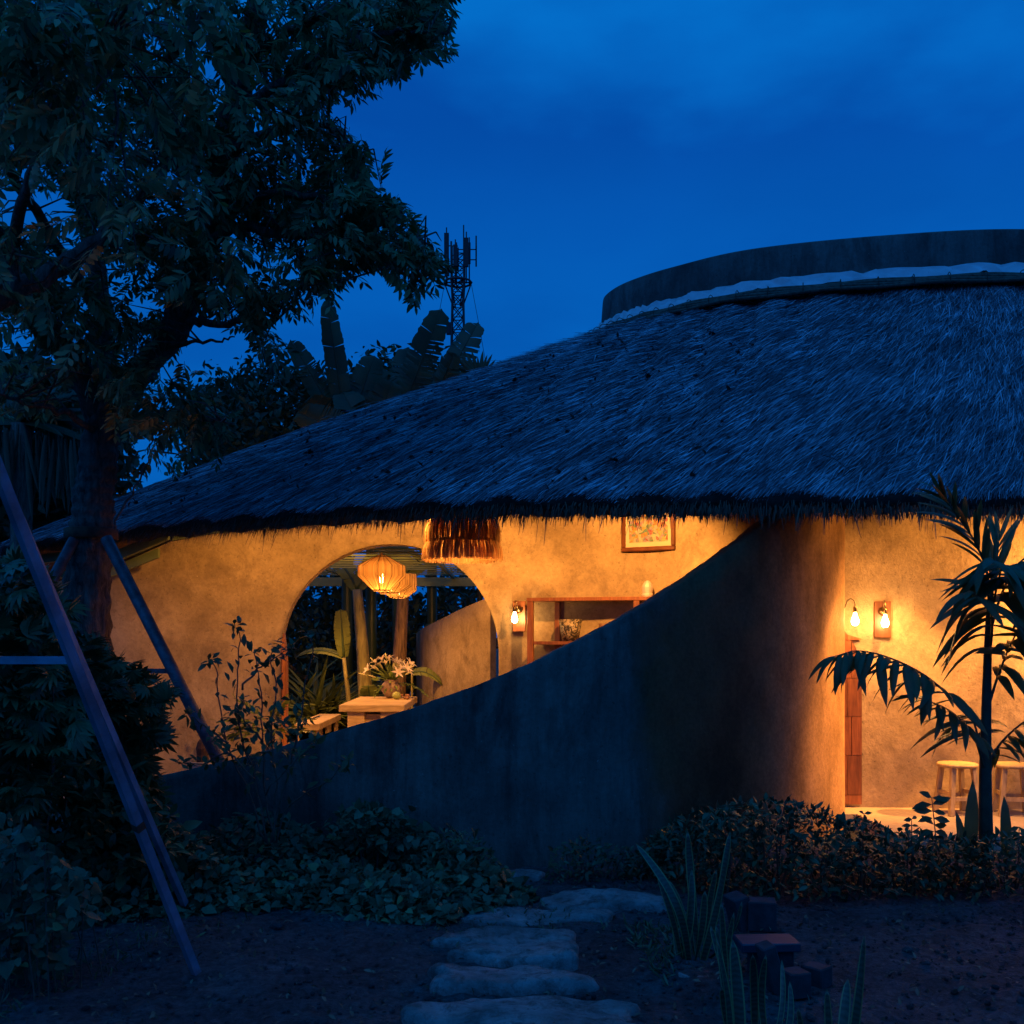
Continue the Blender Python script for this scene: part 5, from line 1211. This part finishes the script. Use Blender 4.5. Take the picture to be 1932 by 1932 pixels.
def blade(base, tip, w, bend, parent, face=(0,-1,0), twist=.3):
    base, tip = Vector(base), Vector(tip); ax = (tip-base); L_ = ax.length; d = ax.normalized(); n_ = Vector(face); s = d.cross(n_).normalized(); n_ = s.cross(d).normalized()
    N = 14; V = []; E = []; T = []; prof = lambda t: w*(.38+.62*math.sin(math.pi*min(1,t*.62+.12)))*(1 if t < .72 else math.sqrt(max(0,1-((t-.72)/.28)**2)))
    for i in range(N+1):
        t = i/N; c = base+ax*t + n_*bend*math.sin(math.pi*t)*L_*.3 + s*bend*.5*math.sin(math.pi*t)*L_*.3; a = twist*math.sin(t*3+base.x*9); ss = s*math.cos(a)+n_*math.sin(a); nn_ = n_*math.cos(a)-s*math.sin(a); ww = prof(t)
        for f_, e_ in ((-1,1),(-.72,.7),(0,0),(.72,.7),(1,1)): V.append(c+ss*ww*f_+nn_*(.25*ww*(abs(f_)-.5))); E.append(e_)
        if i < N:
            for k_ in range(4): a0 = i*5+k_; T += [(a0,a0+1,a0+6),(a0,a0+6,a0+5)]
    o = mesh_np('blade', np.array(V), np.array(T), mS, parent, smooth=True)
    at_ = o.data.attributes.new('edge','FLOAT','POINT'); at_.data.foreach_set('value', np.array(E, dtype=np.float32)); return o
def snake(px, py, D, blades, label):
    b0 = P(px,py,D); b0.z = gz(b0.x,b0.y); t = empty('snake_plant', b0, label=label, cat='plant', group='snake plants along the path')
    for bx_, tx_, ty_, w_, bend in blades:
        a = P(bx_,py,D+random.uniform(-.05,.05)); a.z = b0.z-.01; tp = P(tx_,ty_,D+random.uniform(-.12,.12)); blade(a, tp, w_/1932*D*.27, bend, t, face=(random.uniform(-.9,.9),-1,0), twist=random.uniform(-.9,.9))
snake(1300,1757,5.45,[(1300,1198,1590,34,.45),(1318,1297,1565,30,-.1),(1325,1378,1568,36,.18),(1290,1305,1640,28,.2),(1280,1268,1690,26,-.1),(1310,1330,1680,26,.1),(1335,1400,1700,22,.35),(1300,1262,1660,24,.2),(1330,1352,1640,24,-.25),(1315,1295,1720,22,.1),(1285,1240,1650,22,.25)],'tall snake plant clump beside the stepping stones, with one leaf leaning left')
snake(1410,1960,4.1,[(1400,1382,1772,46,.05),(1425,1420,1800,30,-.35),(1440,1475,1810,20,.4),(1440,1490,1850,24,.45),(1380,1352,1770,30,.1),(1395,1360,1860,30,-.1),(1460,1445,1800,26,-.3),(1375,1350,1740,22,.1)],'snake plant clump at the bottom of the picture with yellow edged leaves')
snake(1590,2010,3.9,[(1570,1560,1865,26,.0),(1590,1632,1760,34,.15),(1575,1600,1845,40,.1),(1545,1505,1900,22,-.1)],'snake plant at the bottom right of the others, one leaf standing high')
snake(1372,1850,4.7,[(1372,1360,1700,22,.1),(1380,1340,1745,24,.2),(1368,1385,1720,20,-.1)],'small snake plant between the two larger clumps')

# ------------------------------------------------------------------ stepping stones
def stone(px, py0, py1, wpx, label, h=.05, seed=0):
    h *= .62
    """py0 far edge, py1 near edge of the slab as seen"""
    D0 = (EYE-GZ-h)*F/(py0-HORIZON); D1 = (EYE-GZ-.0)*F/(py1-HORIZON); D = (D0+D1)/2; cx0 = (px-966)*D/F; w = wpx*D/F; dp = abs(D0-D1)
    q = np.random.default_rng(seed); n = 44
    ph = q.uniform(0,6,4); R_ = [1+.12*math.sin(2*a+ph[0])+.11*math.sin(3*a+ph[1])+.07*math.sin(5*a+ph[2])+.035*math.sin(9*a+ph[3])+.02*math.sin(17*a+ph[1]) for a in np.linspace(0,2*math.pi,n,endpoint=False)]
    def se(a): c, s = math.cos(a), math.sin(a); return math.copysign(abs(c)**.75,c), math.copysign(abs(s)**.75,s)
    rows = []
    for f_, z in ((1.0,-.08),(1.02,h*.3),(.985,h*.75),(.93,h),(.84,h*1.1),(.7,h*1.15),(.55,h*1.2),(.4,h*1.15),(.25,h*1.2),(.12,h*1.15),(.02,h*1.15)):
        row = []
        for k_ in range(n):
            c, s = se(2*math.pi*k_/n); x, y = cx0+w/2*R_[k_]*f_*c, D+dp/2*R_[k_]*f_*s
            row.append((x, y, GZ+z+(.012*math.sin(x*9+seed)+.010*math.sin(y*13+x*5)+.006*math.sin(x*31+seed)*math.sin(y*27)+.004*math.sin(x*63+y*40))*(z>0)))
        rows.append(row)
    mb = MB(); mb.grid(rows, closed=True); mb.add(rows[-1], [tuple(range(n))], 0, True)
    mb.build('stepping_stone', M_STONE, weld=False, label=label, cat='stone', group='stepping stones of the garden path')
stone(975,1645,1662,105,'farthest and smallest stepping stone, at the foot of the curved wall',.04,1)
stone(1140,1679,1722,225,'stepping stone set furthest right, just left of the tall snake plant',.07,2)
stone(1010,1713,1745,260,'flat stepping stone left of and nearer than the one by the snake plant',.03,3)
stone(955,1752,1790,270,'stepping stone fourth from the wall, with a straight far edge',.06,4)
stone(978,1776,1822,255,'stepping stone fifth from the wall, rounded at its right end',.07,5)
stone(950,1818,1880,290,'second nearest stepping stone, humped in the middle',.08,6)
stone(1006,1878,1975,450,'nearest and largest stepping stone at the bottom of the picture',.09,7)
stone(1350,1835,1850,120,'small low stone beside the near snake plant',.02,8)

# ------------------------------------------------------------------ old blocks lying right of the path
def block(px, py, D, sx, sy, sz, rz, label, mat=M_BRICK, name='block', cat='block', tilt=0, z0=0.0, group='old blocks lying by the path'):
    c = P(px, py, D); mb = MB(); M = Matrix.Translation((c.x, D, gz(c.x, D)+z0)) @ Matrix.Rotation(R(rz),4,'Z') @ Matrix.Rotation(R(tilt),4,'Y'); mb.box((-sx/2,-sy/2,0),(sx/2,sy/2,sz), M=M)
    return mb.build(name, mat, bevel=.006, label=label, cat=cat, group=group)
block(1402,1750,6.0,.10,.16,.20,14,'upright dark block at the hedge foot, tilted left of its neighbour',tilt=-14)
block(1437,1755,5.95,.16,.14,.17,-10,'upright dark block at the hedge foot, right of the tilted one')
block(1430,1800,5.2,.09,.09,.13,0,'left support block under the low plank')
block(1475,1800,5.2,.08,.14,.13,5,'right support block under the low plank')
block(1446,1800,5.18,.30,.18,.045,3,'low plank resting on two dark blocks right of the snake plants',mat=wood('weathered_plank',(.008,.024,.04),(.018,.05,.085),scale=4,stretch=(1,8,8)),name='plank_seat',cat='plank',z0=.135,group=None)
block(1468,1850,4.9,.07,.11,.24,8,'dark block leaning right below the plank',tilt=-16)
block(1500,1860,4.85,.11,.11,.12,20,'dark cube block right of the leaning one')
block(1540,1860,5.0,.10,.12,.10,40,'small dark block furthest right')
block(1560,1930,4.15,.10,.10,.10,15,'dark block beside the bottom snake plant')

place('fallen_leaves', [LEAF, LOBE[0]], ROOF_LEAVES, rdir(len(ROOF_LEAVES),-.2), np.tile([0,-.5,1.],(len(ROOF_LEAVES),1))+rng.normal(0,.5,(len(ROOF_LEAVES),3)), rng.uniform(.03,.075,len(ROOF_LEAVES)), M_DARKL, kind='stuff', label='dead dark leaves caught on the lower thatch')
# ------------------------------------------------------------------ litter, pebbles, grass tufts
n = 3200; x = rng.uniform(-3,4.5,n); y = rng.uniform(3.6,7.2,n)
pos = np.stack([x,y,GZ+hillocks(x,y)+.012],1); place('leaf_litter', [LEAF], pos, rdir(n,0), np.tile([0,0,1.],(n,1))+rng.normal(0,.25,(n,3)), rng.uniform(.015,.05,n), M_DRY, kind='stuff')
pv, pt = (lambda b_: (np.array([v.co[:] for v in b_.verts]), np.array([[v.index for v in f.verts] for f in b_.faces])))((lambda bm: (bmesh.ops.create_icosphere(bm, subdivisions=1, radius=1), bm.verts.ensure_lookup_table(), bm.verts.index_update(), bm)[-1])(bmesh.new()))
n = 6500; x = rng.uniform(-3,4.5,n); y = rng.uniform(3.6,7.2,n); sc = rng.gamma(2,.0035,n)+.002
place('pebbles', [(pv*np.array([1,1,.6]), pt)], np.stack([x,y,GZ+hillocks(x,y)+sc*.3],1), rdir(n), np.tile([0,0,1.],(n,1)), sc, M_SOIL, kind='stuff')
def grass(poly, n, h0, h1, mat, name='grass', label=None):
    x, y = sample_poly(poly, n); D = (EYE-GZ)*F/(y-HORIZON); X = (x-966)*D/F
    pos = np.stack([X,D,GZ+hillocks(X,D)],1); yd = rdir(n,1.2); place(name, [(BL[1][0]*np.array([1.0,1,1]),BL[1][1])], pos, yd, rdir(n), rng.uniform(h0,h1,n), mat, kind='stuff', label=label)
grass([(1180,1740),(1290,1745),(1300,1790),(1260,1860),(1200,1800)], 260, .03,.09, M_COVER)
grass([(-50,1840),(200,1760),(420,1720),(500,1740),(300,1800),(0,1932)], 420, .02,.07, M_COVER)
grass([(700,1735),(950,1700),(1180,1735),(1150,1760),(800,1760)], 300, .02,.06, M_COVER)
n = 700; x, y = sample_poly([(1640,1960),(1700,1905),(1790,1890),(1850,1905),(1950,1890),(1960,1990),(1640,1990)], n); D = rng.uniform(3.7,4.3,n); X = (x-966)*D/F
pos = np.stack([X,D,GZ+rng.uniform(.0,.07,n)],1); place('low_weeds', [LEAF,HEART], pos, rdir(n,.3), rdir(n,1.0), rng.uniform(.02,.05,n), leafmat('weed_leaf',(.06,.10,.03),(.14,.19,.06)), kind='stuff', label='patch of small weeds at the lower right')

# ================================================================== BEHIND THE HOUSE
def banana_leaf(base, d, L_, w, droop, parent, mat=M_BANA, torn=.4, seed=0, face=(0,-1,.2), twist=0.0):
    """midrib with two torn halves"""
    q = np.random.default_rng(seed); base = Vector(base); d = Vector(d).normalized(); f_ = Vector(face); s = d.cross(f_).normalized(); n_ = s.cross(d).normalized()
    N = 64; V = []; T = []; cen = []
    for i in range(N+1): t = i/N; cen.append(base+d*L_*t + Vector((0,0,-droop*L_*t*t)) + s*twist*L_*t*t)
    for side in (-1,1):
        i = 0
        while i < N:
            k_ = int(q.integers(1,4)) if (q.random() < torn and i < N*.70) else int(q.integers(7,15)); k_ = min(k_, N-i); b0 = len(V)
            gap = q.uniform(.15,.5) if k_ < 4 else q.uniform(0,.08); dz = q.normal(0,.12) - (.25 if k_ < 4 else .08)
            for j in range(k_+1):
                t = (i+j)/N; ww = w*(.25+math.sin(math.pi*min(1,.06+t*.90))**.6*.75)*(1 if t<.93 else (1-t)/.07+.02)
                m_ = (i + k_/2 + (j-k_/2)*(1-gap))/N
                e = Vector(cen[i+j]) + s*side*ww*(1+q.normal(0,.035)) + n_*(dz*ww) + d*ww*.28 + d*L_*(m_-t)
                V += [tuple(cen[i+j]), tuple((Vector(cen[i+j])+e)/2 + n_*.10*ww), tuple(e)]
            for j in range(k_):
                a = b0+3*j; T += [(a,a+1,a+4),(a,a+4,a+3),(a+1,a+2,a+5),(a+1,a+5,a+4)]
            i += k_
    lf = mesh_np('leaf', np.array(V), np.array(T), mat, parent); mb = MB(); mb.tube([Vector(c) for c in cen[::8]], [.022*(1-.8*i/9) for i in range(len(cen[::8]))], 5); mb.build('midrib', M_BANA, lf); return lf
def banana(x, D, h, leaves, label, rad=.11, mat=M_BANA, tmat=None, lean=0.0):
    t = empty('banana_plant', (x, D, GZ), label=label, cat='banana plant', group=None)
    mb = MB(); c_, r_ = limb([(x,D,GZ),(x+lean*.4,D,h*.5),(x+lean,D,h)], rad, rad*.6, seg=6); mb.tube(c_, r_, 12); mb.build('trunk', tmat or M_BANA, t)
    for i, (d, L_, w, dr, tn_, fc, tw_) in enumerate(leaves): banana_leaf(c_[-1], d, L_, w, dr, t, mat, tn_, seed=int(D*10)+i, face=fc, twist=tw_)
    return t
def to(pa, pb, D): v = P(*pb, D)-P(*pa, D); return v, v.length
# plants seen over the roof
def over(base_px, D, tips, label, w=.30):
    b0 = P(*base_px, D); lv = []
    for (tx_, ty_, ww, tn_, dr) in tips:
        v = P(tx_,ty_,D+random.uniform(-.5,.5))-b0; L_ = v.length; v.z += dr*L_; lv.append((tuple(v), L_, ww, dr, min(.95,tn_+.2) if tn_>.2 else tn_, (random.uniform(-.6,.6),-1,.1), 0))
    banana(b0.x, D, b0.z, lv, label)
over((750,800), 17.5, [(836,576,.27,.85,.03),(770,640,.25,.9,.10),(700,690,.3,.8,.15),(620,760,.3,.6,.3)], 'banana plant over the roof with tattered comb like leaf right of centre')
over((815,770), 18.2, [(905,602,.28,.7,.04),(862,655,.22,.95,.10),(800,690,.25,.9,.12),(905,705,.28,.7,.2)], 'banana plant over the roof, nearest the telecom tower')
over((655,830), 17.0, [(616,558,.19,.1,.02),(538,622,.2,.95,.10),(712,650,.28,.7,.12),(560,740,.3,.6,.25),(655,690,.24,.4,.10)], 'banana plant over the roof with one tall upright leaf on the left')
over((700,860), 16.5, [(640,720,.3,.7,.15),(745,700,.3,.8,.12),(540,760,.28,.8,.25),(790,740,.3,.8,.2),(590,790,.3,.6,.3)], 'low banana plant just behind the thatch slope')
# small fan palm
fp = empty('fan_palm', P(905,760,18), label='small fan palm tip just over the roof edge right of the banana plants', cat='palm tree'); fp.location.z = GZ; b0 = P(905,715,18)
mb = MB(); mb.tube([(b0.x,18,GZ),b0], .05, 6); mb.build('trunk', M_PSTEM, fp)
aa = np.linspace(R(-20),R(200),22); yd = np.stack([np.cos(aa),rng.normal(0,.15,22),np.sin(aa)],1); place_objs('leaflet', [BL[0]], np.tile(np.array(b0),(22,1)), yd, np.tile([0,-1,.1],(22,1)), rng.uniform(.40,.62,22), M_BGLF, fp)
# background trees
def bgtree(poly, D0, D1, n, s0, s1, label, trunk=True, tm=(LEAF,), clump=60, mat=M_BGLF, tpx=None):
    x, y = sample_poly(poly, clump); cc = unproj(x, y, rng.uniform(D0,D1,clump)); k_ = n//clump; pos = np.repeat(cc,k_,axis=0)+np.clip(rng.normal(0,(D0+D1)/2*.012,(clump*k_,3)),-.45,.45); m = len(pos)
    c = pos.mean(0); t = empty('background_tree', (c[0],c[1],GZ), label=label, cat='tree')
    place('crown', list(tm), pos, rdir(m,-.1), rdir(m,.8), rng.uniform(s0,s1,m), mat, t, kind='stuff')
    mb = MB(); mb.tube([(c[0],c[1],GZ),(c[0]+.1,c[1],c[2]*.5),(c[0],c[1],c[2])], [.16,.12,.05], 8)
    for q_ in cc[::3]: mb.tube([(c[0],c[1],c[2]*.6),tuple((np.array([c[0],c[1],c[2]*.6])+q_)/2+rng.normal(0,.1,3)),tuple(q_)], [.05,.03,.01], 4, cap=False)
    mb.build('trunk', M_BARK, t)
bgtree([(385,760),(400,710),(450,700),(500,715),(560,720),(620,730),(640,770),(620,830),(520,870),(400,900),(380,850)], 18.5,21, 5200, .12,.24, 'round leaved tree behind the left slope of the roof', clump=110)
bgtree([(640,720),(720,685),(780,690),(850,720),(840,760),(640,830)], 20,22, 3000, .12,.24, 'bushy tree behind the banana plants', clump=70)
bgtree([(400,790),(470,780),(560,820),(600,860),(400,960),(330,960)], 17,18.5, 2400, .12,.22, 'low tree just behind the thatch at the far left slope', clump=70)
bgtree([(-80,690),(60,700),(140,720),(235,760),(250,860),(230,960),(140,1010),(-80,1060)], 12.5,15, 5000, .14,.26, 'dark tree mass behind the big trunk at the left', clump=110)
# palm with dead hanging leaves at the left
dp = empty('dry_palm', P(60,900,11.5), label='palm with pale dry leaves hanging down at the left edge behind the tree', cat='palm tree'); dp.location.z = GZ; b0 = P(40,800,11.5)
mb = MB(); mb.tube([(b0.x,11.5,GZ),b0], .12, 8); mb.build('trunk', M_BARK, dp)
for cx0, n in ((20,26),(95,20),(140,14)):
    x = rng.normal(cx0,16,n); y = rng.uniform(800,830,n); pos = unproj(x,y,rng.uniform(11.2,11.6,n)); yd = np.stack([rng.normal(0,.12,n),rng.normal(0,.1,n),-np.ones(n)],1)
    place_objs('dead_leaflet', [(BL[0][0]*np.array([.5,1,1]),BL[0][1])], pos, yd, np.tile([.3,-1,0],(n,1))+rng.normal(0,.4,(n,3)), rng.uniform(.45,1.0,n), M_DRY, dp)
n = 30; aa = rng.uniform(0,math.pi,n); place_objs('leaflet', [BL[1]], np.tile(np.array(b0),(n,1)), np.stack([np.cos(aa),rng.normal(0,.3,n),np.sin(aa)*.8],1), np.tile([0,-.5,1.],(n,1)), rng.uniform(.7,1.2,n), M_BGLF, dp)

# seen through the opening
M_BTR = wood('banana_trunk', (.08,.07,.025), (.30,.27,.09), scale=6, stretch=(3,3,.5), rough=.6, bs=.5); M_BTD = wood('dry_banana_trunk', (.05,.03,.018), (.32,.20,.10), scale=8, stretch=(4,4,.5), rough=.8, bs=1.0)
M_BLV = leafmat('lit_banana_leaf', (.10,.13,.025), (.16,.20,.04), .5, .3)
x1 = P(683,1200,15.4).x; banana(P(694,1300,15.4).x, 15.4, 2.3, [((-.5,.3,1),1.3,.16,.5,.2,(0,-1,.2),0),((.5,.2,1),1.3,.18,.4,.3,(0,-1,.2),0)], 'smooth green banana trunk seen through the opening left of the vase', rad=.125, mat=M_BLV, tmat=M_BTR, lean=-.16)
banana(P(748,1300,15.8).x, 15.8, 2.5, [((.6,.3,1),1.2,.22,.6,.3,(0,-1,.2),0),((-.3,.3,1),1.2,.22,.5,.4,(0,-1,.2),0)], 'fissured brown banana trunk seen through the opening behind the lamps', rad=.135, mat=M_BLV, tmat=M_BTD, lean=.12)
banana(P(664,1290,15.1).x, 15.1, 1.28, [((-.06,0,1),.74,.12,.03,.05,(.3,-1,.1),0),((-.95,.1,.55),.85,.07,.5,.1,(0,-1,.9),0)], 'slim young banana plant with one upright leaf seen through the opening', rad=.045, mat=M_BLV, tmat=M_BTR, lean=-.12)
banana(P(790,1400,15.2).x-.1, 15.2, 1.05, [((.9,-.2,.35),.50,.09,.7,.05,(0,-1,.7),0)], 'small banana sprout beside the table right of the vase', rad=.025, mat=M_BLV, tmat=M_BTR)
banana(P(700,1400,15.0).x, 15.0, .55, [((-.1,-.2,1),.34,.14,.0,.05,(0.1,-1,.2),0)], 'short banana sprout left of the vase with one wide leaf', rad=.025, mat=M_BLV, tmat=M_BTR)
bgtree([(520,1110),(600,1100),(760,1105),(900,1105),(935,1200),(800,1240),(520,1330)], 19,23, 5200, .13,.26, 'dark trees filling the view through the round opening', clump=130)
bgtree([(500,1200),(640,1180),(820,1190),(820,1420),(500,1440)], 17.5,19, 5000, .12,.22, 'dark bushes low behind the bench and table', clump=120)
n = 240; cx0 = P(575,1400,15.6).x
for k_, (px, D, n) in enumerate([(545,16.0,130),(600,15.7,150),(625,16.1,120)]):
    b0 = P(px,1400,D); t = empty('grass_clump', (b0.x,D,0), label=['left','middle','right'][k_]+' arching tall grass clump behind the bench', cat='grass'); a = rng.uniform(0,2*math.pi,n); el = rng.uniform(.9,1.5,n)
    yd = np.stack([np.cos(a)*np.cos(el)*1.3,np.sin(a)*np.cos(el),np.sin(el)],1); place('blades', [(np.stack([BL[2][0][:,0]*.28,BL[2][0][:,1],BL[2][0][:,2]],1),BL[2][1])], np.tile([b0.x,D,0.],(n,1))+rng.normal(0,.06,(n,3))*[1,1,0], yd, np.tile([0,0,1.],(n,1))+rng.normal(0,.2,(n,3)), rng.uniform(.8,1.5,n), M_BLV, t, kind='stuff')
# fern by the opening
fe = empty('fern', P(515,1375,11.1), label='bright green fern in front of the left jamb of the opening', cat='fern'); fe.location.z = 0; b0 = P(510,1378,11.1)
for i, (dx, dy, dz, L_) in enumerate([(-1,0,.35,.62),(-.8,-.3,.6,.62),(-.4,0,.9,.55),(.2,-.2,.9,.5),(.7,-.2,.55,.6),(1,-.1,.3,.62),(.5,-.8,.3,.5),(-.5,-.8,.3,.5),(-1.2,-.1,.15,.75)]): fern_frond('frond', b0, (dx,dy,dz), L_*.82, .45, fe, M_FERN, n=20, lw=.16)
mb = MB(); mb.tube([(b0.x,11.1,0),b0], .05, 8); mb.build('stem', M_STEM, fe)
# pot with a dark cactus
pc0 = Vector((P(382,1430,10.4).x, 10.4, 0.0)); pot = empty('potted_cactus', pc0, label='grey cement pot holding a dark cactus beside the foot of the brace pole', cat='potted plant')
mb = MB(); mb.lathe([(.001,.0),(.10,.0),(.125,.30),(.125,.33),(.11,.33),(.108,.28),(.001,.28)], c=pc0, n=20); mb.build('pot', flat('cement_pot',(.26,.24,.21),.9,var=.25), pot)
mb = MB(); mb.lathe([(.05,.28),(.062,.34),(.055,.40),(.062,.46),(.048,.52),(.02,.56),(.001,.57)], c=pc0, n=12, smooth=False, jit=.08); mb.build('cactus', flat('cactus_brown',(.06,.03,.02),.8,var=.4), pot)
